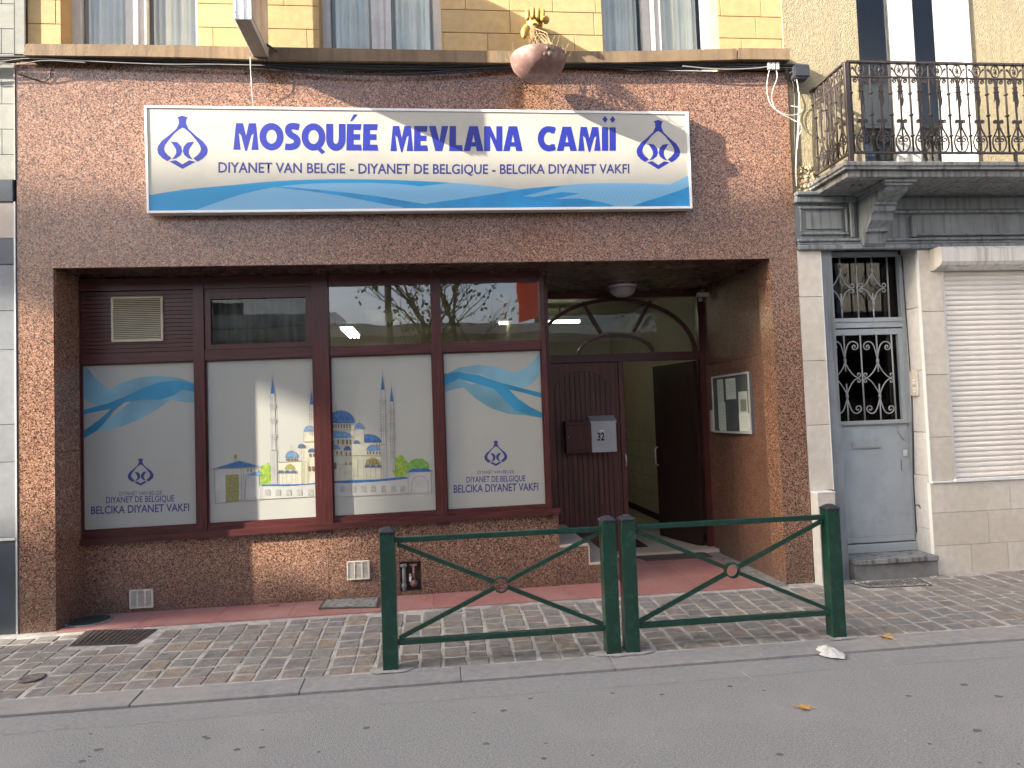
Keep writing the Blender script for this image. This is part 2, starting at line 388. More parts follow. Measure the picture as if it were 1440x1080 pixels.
# ================================================================== THE SETTING
def sh(x0, x1, y0, y1, z0, z1=None):
    z1 = z0 if z1 is None else z1
    return [(x0, y0, z0), (x1, y0, z0), (x1, y1, z1), (x0, y1, z1)]
struct('ground', MB().sheet(sh(-260, 260, -260, 260, -.35)), m_gut)
ZR = -.105
b = MB().sheet(sh(-120, 120, -8.2, -1.545, ZR)); struct('road', b, m_road)
b = MB().sheet([(-120, -1.80, ZR+.0012), (-1.5, -1.79, ZR+.0012), (1.6, -1.80, ZR+.0012), (120, -1.80, ZR+.0012), (120, -1.545, ZR+.008), (-120, -1.545, ZR+.008)])
gut = struct('gutter', b, m_gut)
b = MB().box(-120, 120, -10, -8.2, -.3, 0.0); struct('opposite_pavement', b, m_mort)

pav = struct('pavement', MB().sheet(sh(-120, 120, -1.34, .3, -1.34*SL-.006, .3*0-.006+.3*SL)), m_mort)
# fix: pavement is level under the recess
me = pav.data
me.clear_geometry(); me.from_pydata([(-120, -1.34, -1.34*SL+.0005), (120, -1.34, -1.34*SL+.0005), (120, 0, .0), (-120, 0, .0), (120, 6, -.006), (-120, 6, -.006)], [], [(0, 1, 2, 3), (3, 2, 4, 5)]); me.update()

kerb = struct('kerb', MB().sheet(sh(-120, 120, -1.535, -1.345, -.08)), m_gut)
kmesh = MB().box(-.5105, .5105, -.109, .109, -.12, 0, .005).mesh('kerb_stone'); kmesh.materials.append(m_kerb)
for i in range(-6, 9):
    o = obj('kerb_stone', kmesh, None, kerb, (-.4+i*1.024, -1.441, -.0705)); o.rotation_euler = (math.atan(SL), random.uniform(-.003, .003), random.uniform(-.004, .004))

# setts: courses run from the house to the kerb
holes = []
def inhole(x, y):
    for (x0, x1, y0, y1) in holes:
        if x0 < x < x1 and y0 < y < y1: return True
    return False
holes.append((-2.86, -2.24, -.47, -.10)); holes.append((3.62, 4.40, -.32, .1))
def sett_mesh(w, l, h=.03, jit=.006, b=.010):
    mb = MB().box(-w/2, w/2, -l/2, l/2, -h, 0, b); cache = {}
    vs = []
    for (x, y, z) in mb.v:
        k = (x > 0, y > 0); 
        if k not in cache: cache[k] = (random.uniform(-jit, jit), random.uniform(-jit, jit), random.uniform(-.003, .002))
        d = cache[k]; vs.append((x+d[0], y+d[1], z+(d[2] if z > -h/2 else 0)))
    mb.v = vs
    return mb
variants = []
for (w, l) in ((.150, .13), (.150, .16), (.150, .19), (.150, .11), (.150, .145), (.150, .175)):
    for k in range(3):
        me = sett_mesh(w, l).mesh('paving_stone'); me.materials.append(m_pave); variants.append((l, me, (w, l)))
setts = []
x = -4.3
while x < 6.4:
    w = random.uniform(.135, .165)
    drift = random.uniform(-.006, .006)
    y = -1.335 + random.uniform(0, .05)*0 + .012
    while True:
        l, me, dim = random.choice(variants)
        yt = -.115 if x < 3.36 else -.035
        if y+l > yt:
            if yt-y > .06 and not inhole(x+w/2, (y+yt)/2): setts.append((x+w/2, (y+yt)/2, w/.150, (yt-y-.01)/l, me, dim))
            break
        if not inhole(x+w/2, y+l/2): setts.append((x+w/2+drift*y, y+l/2, (w)/.150, 1, me, dim))
        y += l+random.uniform(.006, .013)
    x += w+random.uniform(.008, .014)
setts.sort(key=lambda s: (Vector((s[0], s[1], 0))-Vector((.7, -6.3, 0))).length)
rest = MB()
for i, (sx, sy, kx, ky, me, dim) in enumerate(setts):
    rz = random.uniform(-.03, .03); dz = random.uniform(0, .004)
    if i < 300:
        o = obj('paving_stone', me, None, pav, (sx, sy, sy*SL+.004+dz)); o.scale = (kx, ky, 1)
        o.rotation_euler = (math.atan(SL)+random.uniform(-.012, .012), random.uniform(-.012, .012), rz)
    else:
        mm = sett_mesh(dim[0]*kx, dim[1]*ky)
        c, s_ = math.cos(rz), math.sin(rz)
        rest.add([(sx+x_*c-y_*s_, sy+x_*s_+y_*c, sy*SL+.004+dz+z_+y_*SL) for x_, y_, z_ in mm.v], mm.f)
m_pave2 = mat('porphyry_setts_far', (.185, .172, .158), .65, var=.3, scale=5, bump=.5, bscale=45, dirt=((.26, .25, .23), 1.7))
tag(obj('paving_stones', rest, m_pave2, pav), None, None, None, 'stuff')

# red terrazzo floor of the recess
rf = struct('recess_floor', MB().box(-3.12, 3.11, -.06, 1.62, -.01, .0), m_mort)
def tiles(parent, name, m, xs, ys, z, th=.012, gap=.003, skip=None):
    for i in range(len(xs)-1):
        for j in range(len(ys)-1):
            if skip and skip(xs[i], xs[i+1], ys[j], ys[j+1]): continue
            obj(name, MB().box(xs[i]+gap/2, xs[i+1]-gap/2, ys[j]+gap/2, ys[j+1]-gap/2, z, z+th, .0015), m, parent)
xs = [-3.10+i*.605 for i in range(8)]; xs[-1] = 1.12
tiles(rf, 'floor_tile', m_pink, xs, [-.055, .44], .0)
tiles(rf, 'floor_tile', m_pink, [1.12, 1.74, 2.36, 2.94], [-.055, .50, 1.06, 1.60], .0)
obj('cement_edge', MB().box(2.945, 3.108, -.055, 1.60, .0, .009), m_slab, rf)

# ================================================================== THE MOSQUE BUILDING
B = thing('mosque_building', 'building with a red granite ground floor, wine coloured shop window and ochre upper storey', 'building')
def panel(x0, x1, z0, z1, y0=0.0, th=.03, m=None, nm='granite_panel', par=None):
    return obj(nm, MB().box(x0+.0008, x1-.0008, y0, y0+th, z0+.0008, z1-.0008), m or m_gran, par or B)
XL, XR, ZT = -3.407, 3.380, 2.985
XI, XJ = -3.125, 3.118
core = MB()
core.box(XL+.01, XR-.01, .028, .42, ZT+.02, 4.76)
core.box(XL+.01, XI-.028, .028, .60, 0, ZT+.02)
core.box(XJ+.028, XR-.01, .028, 1.9, 0, ZT+.02)
core.box(XL+.01, XR-.01, .42, 8, 3.25, 3.5)
core.box(XL+.01, XL+.2, .6, 8, 0, 3.3); core.box(XR-.2, XR-.01, 1.9, 8, 0, 3.3)
core.box(XL+.01, XR-.01, 8, 8.2, 0, 3.5)
core.box(XL+.01, XR-.01, .3, 8, 7.2, 7.5); core.box(XL+.01, XR-.01, 7.8, 8, 3.5, 7.2)
core.box(XL+.01, XL+.2, .45, 8, 3.5, 7.2); core.box(XR-.2, XR-.01, .45, 8, 3.5, 7.2)
obj('wall', core, m_ochre, B)
xs = [XL, -2.28, -1.14, 0.0, 1.12, 2.25, XR]
for i in range(6):
    panel(xs[i], xs[i+1], ZT, 3.86); panel(xs[i], xs[i+1], 3.86, 4.745)
for z0, z1 in ((0, 1.45), (1.45, ZT)): panel(XL, XI, z0, z1)
for z0, z1 in ((0, 1.56), (1.56, ZT)): panel(XJ, XR, z0, z1)
# reveals
for z0, z1 in ((0, 1.45), (1.45, ZT)):
    obj('granite_panel', MB().box(XI-.028, XI, .031, .46, z0+.001, z1-.001, .003), m_gran, B)
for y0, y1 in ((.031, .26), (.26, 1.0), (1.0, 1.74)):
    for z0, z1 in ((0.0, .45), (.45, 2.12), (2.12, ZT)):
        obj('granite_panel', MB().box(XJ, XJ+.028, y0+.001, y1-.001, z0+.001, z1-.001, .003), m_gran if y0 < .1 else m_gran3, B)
# soffit
xs = [XI, -2.28, -1.14, 0.0, 1.12]
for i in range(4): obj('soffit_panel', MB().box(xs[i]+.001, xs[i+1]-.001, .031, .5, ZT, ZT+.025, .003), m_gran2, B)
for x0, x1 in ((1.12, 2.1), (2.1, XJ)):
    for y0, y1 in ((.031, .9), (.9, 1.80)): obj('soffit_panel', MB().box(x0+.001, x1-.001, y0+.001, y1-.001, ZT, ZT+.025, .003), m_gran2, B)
# plinth below the shop window
YP = .45
def zq(u, v, Y=YP): return P(u, v, Y).z
def plinth(x0, x1, z0, ztl, ztr, y0=YP, th=.05):
    mb = MB().prism([(x0+.002, y0, z0), (x1-.002, y0, z0), (x1-.002, y0, ztr), (x0+.002, y0, ztl)], (0, th, 0)); return obj('granite_panel', mb, m_gran, B)
zs = lambda x: .615+(x+3.1)*.0145
XP = 1.122
nich = (P(562, 800, YP).x, P(592, 800, YP).x, P(575, 832, YP).z, P(575, 788, YP).z)
plinth(XI, P(462, 790, YP).x, 0, zs(XI), zs(-1))
plinth(P(462, 790, YP).x, nich[0], 0, zs(-1), zs(-.4))
plinth(nich[0], nich[1], nich[3], zs(-.4), zs(-.2)); plinth(nich[0], nich[1], 0, nich[2], nich[2])
plinth(nich[1], XP, 0, zs(-.2), zs(XP))
obj('wall_backing', MB().box(XI, XP, YP+.13, YP+.16, 0, .62), m_dark, B)
# side cheek of the entrance
obj('granite_panel', MB().box(XP-.03, XP, YP+.051, 1.74, 0, .66, .003), m_gran, B)
obj('cheek_panel', MB().box(XP-.03, XP, .60, 1.74, .66, ZT), m_frame, B)
# ledges beside the entrance steps
X2, X3, X4 = XP, 1.395, 1.655
for x0, x1, z in ((X2, X3, .385), (X3, X4, .205)):
    obj('step_block', MB().box(x0+.002, x1-.001, YP+.001, 1.72, 0, z-.022), m_gran, B)
    obj('step_tread', MB().box(x0+.002, x1+.004, YP-.006, 1.722, z-.022, z, .003), m_marble, B)
obj('edge_trim', MB().box(X4+.001, X4+.016, YP-.004, YP+.02, .01, .182), m_marble, B)
obj('edge_trim', MB().box(X3+.001, X3+.012, YP-.004, YP+.012, .206, .362), m_marble, B)

# ---- wine coloured shop window
YW = .47
TL = lambda x: .007*(x+1.0)          # the joinery has settled a little to the left
def fbox(mb, x0, x1, z0, z1, y0, y1):
    vs = []
    for x in (x0, x1):
        for y in (y0, y1):
            for z in (z0, z1): vs.append((x, y, z+TL(x)))
    mb.add(vs, [(0,1,3,2),(4,6,7,5),(0,4,5,1),(2,3,7,6),(0,2,6,4),(1,5,7,3)])
    return mb
XM = [P(u, 600, YW).x for u in (111.5, 116, 276.5, 291, 443.5, 466.3, 611, 625, 764.5, 771)]
Z0, Z1, Z2, Z3, Z4 = .752, 2.228, 2.318, 2.880, 2.975
fr = MB()
fbox(fr, XM[4], XM[5], .62, Z4+.01, YW-.057, YW+.09)
frs = obj('shop_window_frame', fr, m_frame, B)
for a, b_, yy in ((0, 1, 0), (2, 3, 0), (6, 7, 0), (8, 9, -.008)): obj('mullion', fbox(MB(), XM[a], XM[b_], .62, Z4+.01, YW-.045+yy, YW+.09), m_frame, frs)
for i in range(4):
    x0, x1 = XM[2*i+1]+.001, XM[2*i+2]-.001
    for za_, zb_ in ((Z1, Z2), (Z3, Z4+.01), (.66, Z0)): obj('frame_rail', fbox(MB(), x0, x1, za_, zb_, YW-.036, YW+.085), m_frameh, frs)
obj('window_sill', MB().prism([(XI+.002, YW-.075, zs(XI)+.004), (XP+.01, YW-.075, zs(XP)+.004), (XP+.01, YW-.075, zs(XP)+.062), (XI+.002, YW-.075, zs(XI)+.062)], (0, .17, 0)), m_frameh, frs)
# drip mouldings / joint screws on the rail
for u, v in ((97*0+245, 500), (385, 494), (318*0+420, 495), (492, 489), (581, 487), (648, 487), (735, 483), (320, 496)):
    p = P(u, v, YW-.036); obj('rail_screw_cap', MB().lathe(p, [(0, -.002), (.007, -.002), (.007, 0.002)], 8, (0, 1, 0)), m_black, frs)
# lower frosted panes with the printed film on them
for i in range(4):
    mb = MB(); fbox(mb, XM[2*i+1]-.004, XM[2*i+2]+.004, Z0-.01, Z1+.01, YW, YW+.012); obj('frosted_pane', mb, m_frost, frs)
# bead lines round each pane
for i in range(4):
    mb = MB(); x0, x1 = XM[2*i+1], XM[2*i+2]
    for (a, b_, c, d) in ((x0, x0+.012, Z0, Z1), (x1-.012, x1, Z0, Z1), (x0+.012, x1-.012, Z0, Z0+.012), (x0+.012, x1-.012, Z1-.012, Z1)): obj('glazing_bead', fbox(MB(), a, b_, c, d, YW-.018, YW-.001), m_frame, frs)
# upper lights
for i in (2, 3):
    mb = MB(); fbox(mb, XM[2*i+1]-.004, XM[2*i+2]+.004, Z2-.01, Z3+.01, YW, YW+.006); obj('glass_pane', mb, m_glass, frs)
# second bay: tilting sash
x0, x1 = XM[3], XM[4]
mb = MB()
for (a, b_, c, d) in ((x0+.004, x0+.055, Z2+.004, Z3-.03), (x1-.06, x1-.004, Z2+.004, Z3-.03), (x0+.055, x1-.06, Z2+.004, Z2+.05), (x0+.055, x1-.06, Z3-.095, Z3-.03)): fbox(mb, a, b_, c, d, YW-.025, YW+.03)
obj('tilting_sash', mb, m_frame, frs)
mb = MB(); fbox(mb, x0+.05, x1-.055, Z2+.045, Z3-.09, YW+.004, YW+.01); obj('glass_pane', mb, m_glassu, frs)
mb = MB(); n_ = 40
mb.add([(x0+(x1-x0)*k/n_, YW+.10+.015*math.sin(k*1.3)+.01*math.sin(k*.5), z) for k in range(n_+1) for z in (Z2, Z3)], [(2*k, 2*k+2, 2*k+3, 2*k+1) for k in range(n_)], True)
obj('dark_curtain', mb, mat('dark_curtain', (.06, .06, .048), .8, var=.5, scale=6, streak=(.13, .13, .11)), frs)
mb = MB(); fbox(mb, x0+.004, x1-.004, Z3-.028, Z3, YW-.02, YW+.03); obj('sash_head', mb, m_frame, frs)
# first bay: horizontal boards
x0, x1 = XM[1], XM[2]; n = 15
for k in range(n):
    z0 = Z2+.004+(Z3-Z2-.008)*k/n; z1 = Z2+.004+(Z3-Z2-.008)*(k+1)/n
    mb = MB(); fbox(mb, x0+.001, x1-.001, z0+.002, z1-.002, YW-.012, YW+.012); obj('board', mb, m_frameh, frs)
mb = MB(); fbox(mb, x0, x1, Z2, Z3, YW+.013, YW+.03); obj('board_backing', mb, m_dark, frs)

# ---- prints on the frosted film (flat ink, a hair in front of the film)
YF = YW-.0006
def pr(name, polys, Y, m, par=frs):
    mb = MB()
    for i, pg in enumerate(polys): mb.flat(pg, Y-.00012*i)
    return obj(name, mb, m, par)
pr('wave_print', [[(116,515),(122,516),(135,533),(152,547),(175,555),(192,556),(175,563),(152,571),(138,570),(126,566),(116,560)]], YF, m_wb)
pr('wave_print', [[(155,546),(180,535),(200,530),(225,528.5),(250,531),(275,539),(275,565),(262,566),(240,562),(222,575),(196,590),(170,600),(150,605),(135,606),(165,580),(190,560),(176,556)]], YF-.0004, m_wb)
pr('wave_print', [[(116,577),(138,570.5),(150,568),(175,558),(200,546),(225,537),(245,535.5),(262,537),(275,540),(275,551),(256,548),(244,556),(225,562),(200,562),(175,566),(160,578),(146,596),(136,606),(117,617),(117,606),(140,590),(156,575),(140,578),(117,583)]], YF-.0008, m_wa)
pr('wave_print', [[(623,535),(632,524),(645,517),(672,513),(700,516),(722,524),(737,519),(750,509),(760,495),(762,523),(750,538),(734,546),(700,538),(678,527),(650,523),(623,530)]], YF, m_wb)
pr('wave_print', [[(624,552),(624,531),(646,531),(660,540),(672,540),(700,540),(722,556),(745,575),(764,584),(764,588),(740,584),(715,582),(690,574),(668,560),(652,545),(640,547)]], YF-.0004, m_wb)
pr('wave_print', [[(623,526),(645,523),(672,527),(700,537),(730,545),(763,553),(764,560),(735,552),(716,548),(728,560),(745,572),(764,581),(764,588),(742,583),(725,578),(708,560),(695,547),(672,540),(650,534),(646,532),(624,543)]], YF-.0008, m_wa)

# ---- the emblem (onion shaped outline with two curls)
def logo(u0, u1, v0, v1, Y, m, par, tiltv=0):
    cx = (u0+u1)/2; hw = (u1-u0)/2; H = v1-v0
    def q(x, y): return (cx+x*hw, v0+y*H+tiltv*x)
    out = []
    for s in (-1, 1):
        ol = [(0,0),(.22*s,.035),(.15*s,.07),(.14*s,.15),(.24*s,.25),(.55*s,.38),(.82*s,.48),(.97*s,.58),(1*s,.65),(.95*s,.73),(.78*s,.81),(.60*s,.86),(.52*s,.835),
              (.43*s,.80),(.60*s,.735),(.70*s,.68),(.735*s,.62),(.69*s,.555),(.555*s,.465),(.32*s,.335),(.12*s,.255),(0,.225)]
        out.append([q(*p) for p in (ol if s > 0 else ol)])
        cl = [(.20*s,.50),(.47*s,.485),(.34*s,.57),(.26*s,.63),(.245*s,.70),(.31*s,.76),(.42*s,.825),(.24*s,.80),(.08*s,.745),(.015*s,.67),(.05*s,.58)]
        out.append([q(*p) for p in cl])
        ch = [(0,.915),(.27*s,.835),(.52*s,.862),(.0,1.0)]
        out.append([q(*p) for p in ch])
    mb = MB()
    for pg in out: mb.flat(pg, Y)
    return obj('emblem_print', mb, m, par)
logo(179.5, 216, 644.5, 683, YF, m_navy, frs, -.6)
logo(681, 713.5, 619.5, 655.5, YF, m_navy, frs, -.6)

# ---- lettering with the built-in font, fitted between pixel corners on a plane
def glyph_mesh(body, bold):
    f = bpy.data.curves.new('t', 'FONT'); f.body = body; f.offset = bold; f.resolution_u = 3
    o = bpy.data.objects.new('t', f); COL.objects.link(o)
    dg = bpy.context.evaluated_depsgraph_get(); me = bpy.data.meshes.new_from_object(o.evaluated_get(dg))
    bpy.data.objects.remove(o); bpy.data.curves.remove(f); return me
_cap = None
def text(body, q, Y, m, par, bold=.012, name='lettering', fn=P):
    """q: (left,top),(right,top),(left,bottom),(right,bottom) of the capitals"""
    global _cap
    if _cap is None:
        e = glyph_mesh('E', 0); _cap = max(v.co.y for v in e.vertices)
    me = glyph_mesh(body, bold)
    x0 = min(v.co.x for v in me.vertices); x1 = max(v.co.x for v in me.vertices)
    A, B_, C, D = [fn(*p, Y) for p in q]
    for v in me.vertices:
        s = (v.co.x-x0)/(x1-x0); t = v.co.y/_cap
        v.co = (C*(1-s)+D*s)*(1-t) + (A*(1-s)+B_*s)*t
    me.materials.clear(); me.name = name
    return obj(name, me, m, par)
text('DIYANET VAN BELGIE', ((168,691.5),(228,690),(168,697),(228,695.5)), YF, m_navy, frs, .0)
text('DIYANET DE BELGIQUE', ((149,699),(245,696.5),(149,707.5),(245,705)), YF, m_navy, frs, .012)
text('BELCIKA DIYANET VAKFI', ((128,712.5),(266,708),(128,723),(266,718.5)), YF, m_navy, frs, .015)
text('DIYANET VAN BELGIE', ((671.5,662),(723,661),(671.5,666.5),(723,665.5)), YF, m_navy, frs, .0)
text('DIYANET DE BELGIQUE', ((656,670.5),(739,668.5),(656,678.5),(739,676.5)), YF, m_navy, frs, .012)
text('BELCIKA DIYANET VAKFI', ((638,682.5),(757,679),(638,693),(757,689.5)), YF, m_navy, frs, .015)

# ---- the drawing of a domed mosque across the two middle panes
m_line = mat('ink_line', (.20, .185, .15), .4); m_dome = mat('ink_dome_blue', (.035, .11, .27), .35, var=.35, scale=40)
m_dome2 = mat('ink_dome_pale', (.11, .22, .38), .35, var=.3, scale=40)
m_wallp = mat('ink_cream', (.40, .395, .315), .35, var=.08, scale=20); m_shade = mat('ink_shade', (.35, .35, .24), .35)
m_tree = mat('ink_green', (.20, .30, .05), .35, var=.35, scale=30); m_tree2 = mat('ink_green_dark', (.13, .27, .06), .35, var=.3, scale=30)
m_olive = mat('ink_olive', (.22, .21, .07), .35, var=.3, scale=60); m_win = mat('ink_window', (.16, .10, .06), .35); m_grey = mat('ink_grey', (.28, .28, .25), .35, var=.25, scale=60)
m_whitep = mat('ink_white', (.355, .36, .345), .35)
D = {k: MB() for k in ('line', 'dome', 'dome2', 'wall', 'shade', 'tree', 'tree2', 'olive', 'win', 'grey', 'white')}
DY = dict(tree=.0, tree2=.0003, wall=.0006, white=.0009, shade=.0012, dome2=.0015, dome=.0018, olive=.0015, grey=.0018, win=.0021, line=.0024)
DN = {}
def dp(k, pts):
    DN[k] = (DN.get(k, 0)+1) % 40
    D[k].flat(pts, YF-DY[k]*2-DN[k]*1.3e-5)
def ln(pts, w=.55, k='line'):
    for (a, b2), (c, d) in zip(pts[:-1], pts[1:]):
        dx, dy = c-a, d-b2; L_ = math.hypot(dx, dy) or 1; nx, ny = -dy/L_*w/2, dx/L_*w/2
        dp(k, [(a+nx, b2+ny), (c+nx, d+ny), (c-nx, d-ny), (a-nx, b2-ny)])
def dome(cx, base, r, h, k='dome', tip=3, clipl=None, clipr=None):
    pts = [(cx+r*math.cos(a), base-h*math.sin(a)) for a in [math.pi*i/12 for i in range(13)]]
    if clipl: pts = [(max(x, clipl), y) for x, y in pts]
    if clipr: pts = [(min(x, clipr), y) for x, y in pts]
    dp(k, pts); ln(pts, .5)
    for f in (-.5, -.15, .25, .6):
        x = cx+r*f
        if (clipl and x < clipl) or (clipr and x > clipr): continue
        ln([(cx+r*f*.3, base-h*.95), (x, base-h*math.sqrt(max(0, 1-f*f))*.5), (cx+r*f*1.1, base)], .35)
    if tip: ln([(cx, base-h), (cx, base-h-tip)], .6)
def wins(xs, v, w, h, k='win'):
    for x in xs: dp(k, [(x-w/2, v-h/2+w*.3), (x-w*.3, v-h/2), (x+w*.3, v-h/2), (x+w/2, v-h/2+w*.3), (x+w/2, v+h/2), (x-w/2, v+h/2)])
def minaret(x, tip, cone, balc, basev, foot, w=3.0, lean=.012, wb=4.2):
    q = lambda dx, v: (x+dx+(v-cone)*lean, v)
    dp('dome', [q(-2.6, cone), q(-.2, tip), q(.2, tip), q(2.6, cone)]); ln([q(0, tip), q(0, tip-6)], .5)
    dp('white', [q(-w, cone), q(w, cone), q(w, basev), q(-w, basev)])
    ln([q(-w, cone), q(-w, basev)], .6); ln([q(w, cone), q(w, basev)], .6); ln([q(0, cone+3), q(0, basev)], .3)
    for b3 in balc:
        dp('white', [q(-w-1.8, b3-2.5), q(w+1.8, b3-2.5), q(w+1.8, b3+.5), q(w, b3+4), q(-w, b3+4), q(-w-1.8, b3+.5)])
        ln([q(-w-1.8, b3-2.5), q(w+1.8, b3-2.5), q(w+1.8, b3+.5), q(-w-1.8, b3+.5), q(-w-1.8, b3-2.5)], .5); ln([q(-w, b3+3.5), q(w, b3+3.5)], .9, 'grey')
    dp('white', [q(-wb, basev), q(wb, basev), q(wb, foot), q(-wb, foot)])
    for dx in (-wb, -wb*.3, wb*.35, wb): ln([q(dx, basev), q(dx, foot)], .5)
    ln([q(-wb, basev), q(wb, basev)], .7)
# left half
def blob(k, cx, cy, rx, ry, n=18, s=1):
    rnd = random.Random(s); dp(k, [(cx+rx*(1+rnd.uniform(-.12, .1))*math.cos(2*math.pi*i/n), cy+ry*(1+rnd.uniform(-.12, .1))*math.sin(2*math.pi*i/n)) for i in range(n)])
blob('tree', 374, 668, 10, 17, 20, 2)
minaret(383.2, 533, 553.5, (571.5, 592, 614), 633, 681, 3, .02, 4.3)
minaret(438, 549, 569, (585.5,), 605, 612, 2.6, .012, 3)
dp('wall', [(391, 682), (390.5, 650), (424, 648), (424, 632), (427, 622), (427, 607), (445, 606), (445.5, 681)])
dp('shade', [(424, 681), (424, 649), (433, 648), (433, 681)]); ln([(391, 650), (424, 648)], .9, 'shade'); ln([(427, 621), (445, 620)], 1.2, 'shade')
for x in (391, 397, 403, 409, 416, 424, 427, 433): ln([(x, 682), (x, 660 if x < 424 else 625)], .4)
ln([(390.5, 650), (424, 648)], .5); ln([(427, 607), (427, 622), (445, 621)], .5)
dome(435.5, 607, 8.5, 8.5, 'dome2', 4, None, 444.5); dome(409.5, 643.5, 8.5, 9.5, 'dome2', 8); dome(424, 630, 5.2, 6, 'dome', 0); dome(439, 636, 6, 5.5, 'dome', 0, None, 445)
wins((403, 407, 411.5, 416), 646, 2.2, 4); wins((435, 440), 659, 2.4, 7); wins((436, 441), 640, 2, 5)
ln([(402+4*math.cos(a*.3), 660) for a in range(2)], .1)
dp('olive', [(398+10*0+r_[0], r_[1]) for r_ in ((2, 660), (5, 654), (10, 652), (15, 655), (17, 660))]); dp('wall', [(403, 660), (405, 656), (408, 655), (411, 657), (412, 660)])
for c in (395, 404, 412.5): dome(c, 665.5, 4, 4.5, 'dome', 0)
dp('grey', [(369, 697.5), (369, 683.5), (446, 679), (446, 694)]) if False else None
dp('white', [(364, 703), (364, 684), (446, 680.5), (446, 698)])
dp('dome', [(368, 683.5), (368, 681.5), (400, 681), (430, 680.5), (446, 678.2), (446, 680.6), (405, 683.5)])
ln([(364, 702), (446, 698)], .5)
wins((376, 391, 406, 421, 436.5), 692.5, 7, 9, 'grey')
dp('white', [(301, 660), (340, 657.5), (363, 660), (366, 702), (303, 708)])
dp('dome', [(300, 659), (336, 648), (365, 655.5), (340, 657), (318, 657.5)])
dp('dome2', [(346, 667.5), (361, 663), (369, 667), (358, 669)]); dp('olive', [(317, 668), (336, 667), (335.5, 705), (317.5, 706)])
ln([(298, 660), (340, 657.5), (366, 656)], .7); ln([(301, 661), (303, 708), (340, 704), (339, 658)], .55); ln([(342, 658), (344, 704), (346, 669), (368, 668), (366, 703), (343, 705)], .45)
for k in range(6): ln([(317.5, 673+6*k), (335.5, 672+6*k)], .4)
for k in range(3): ln([(322+4.5*k, 668), (322+4.5*k, 705)], .35)
blob('olive', 331, 642, 2.6, 3.2, 10, 4); ln([(331, 645), (331, 650)], .8); wins((348.5, 353), 661.5, 2.2, 5, 'olive')
# right half
blob('tree', 562, 657, 12, 16, 20, 5); blob('tree2', 588, 657, 15, 13, 20, 6)
dp('wall', [(466.5, 676), (465.5, 597), (497, 597), (499, 603), (511, 603), (512, 612), (512, 622), (536, 623), (538, 641), (541, 641), (541, 673)])
dp('shade', [(497, 671), (496.5, 640), (503, 640), (503, 671)]); dp('shade', [(466, 622), (496, 620), (512, 625), (496, 624)]); dp('shade', [(512, 641), (538, 641), (538, 643), (512, 643)])
ln([(466, 597), (498, 597)], .6); ln([(466, 605), (498, 604)], .6); ln([(466, 621), (497, 619), (499, 604)], .6); ln([(466, 641), (538, 640)], .6); ln([(466, 655), (496, 652)], .45)
for x in (471, 478, 485, 497, 503, 511.5, 515, 521, 528, 535): ln([(x, 673), (x, 645 if x > 497 else 658)], .4)
dome(479.5, 595, 19.5, 18, 'dome', 0, 465.6); ln([(472.5, 577), (472.5, 567)], .8, 'olive')
wins((469, 472.5, 476, 480, 484, 488, 492), 599.5, 1.8, 5.5)
dome(474, 616, 22, 10, 'dome2', 0, 465.8); wins((468.5, 475.5, 482, 488, 493), 621.5, 2.4, 7)
dome(468, 632, 11, 7, 'dome2', 0, 466); wins((468, 474, 480), 637, 2.2, 5)
dome(505.5, 603.5, 7, 8.5, 'dome2', 5); dome(501.5, 624, 4.6, 5, 'dome', 0); dome(488.5, 633.5, 5.2, 6.5, 'dome', 0)
dome(518, 622.5, 18.5, 12, 'dome', 0, 512.2); dome(525, 634, 10, 8.5, 'dome2', 0); wins((517, 521, 525.5, 530, 534), 636.8, 1.7, 4); wins((530, 533.5), 626, 1.5, 5)
wins((487, 492.5), 638, 1.8, 5); wins((471.5,), 655, 3.5, 9); wins((486.5, 493), 652, 2.2, 5, 'olive')
dp('olive', [(513, 654), (516, 646), (524, 643), (532, 646), (536, 653)]); dp('wall', [(516, 654), (519, 648), (524, 646), (529, 648), (533, 654)]); wins((520, 524.5, 529), 650, 1.8, 6)
for c in (516.5, 525, 533): dome(c, 657.5, 4, 4.5, 'dome', 0)
minaret(538.3, 527, 548, (565.5, 585.5, 606), 625, 672, 3, .017, 3.8)
minaret(550.8, 545, 564.5, (580, 598, 617), 636, 662, 2.4, .017, 3)
dp('white', [(467, 700), (467, 678.5), (573, 673), (573, 695)])
dp('dome', [(467, 679.5), (467, 677), (490, 675.5), (530, 674.5), (556, 671.5), (573, 670.5), (573, 673), (545, 676), (500, 679)])
ln([(467, 699), (573, 694)], .5); wins((481.5, 497, 511, 525, 539.5, 553.5, 566.5), 687.5, 7, 9.5, 'grey')
dp('white', [(574, 694), (574, 664), (606, 663), (607, 694)]); dp('dome', [(572, 664.5), (580, 659), (601, 658.5), (609, 663)])
ln([(574, 664), (574, 694)], .5); ln([(606, 664), (607, 694)], .5)
arch = [(579+0, 693)]+[(590.5+11.5*math.cos(math.pi*(1-i/10)), 682-13*math.sin(math.pi*i/10)) for i in range(11)]+[(602, 693)]
ln(arch, 1.4, 'grey')
for k, mm in (('tree', m_tree), ('tree2', m_tree2), ('wall', m_wallp), ('white', m_whitep), ('shade', m_shade), ('dome2', m_dome2), ('dome', m_dome), ('olive', m_olive), ('grey', m_grey), ('win', m_win), ('line', m_line)):
    tag(obj('mosque_drawing', D[k], mm, frs), None, None, None, 'stuff')

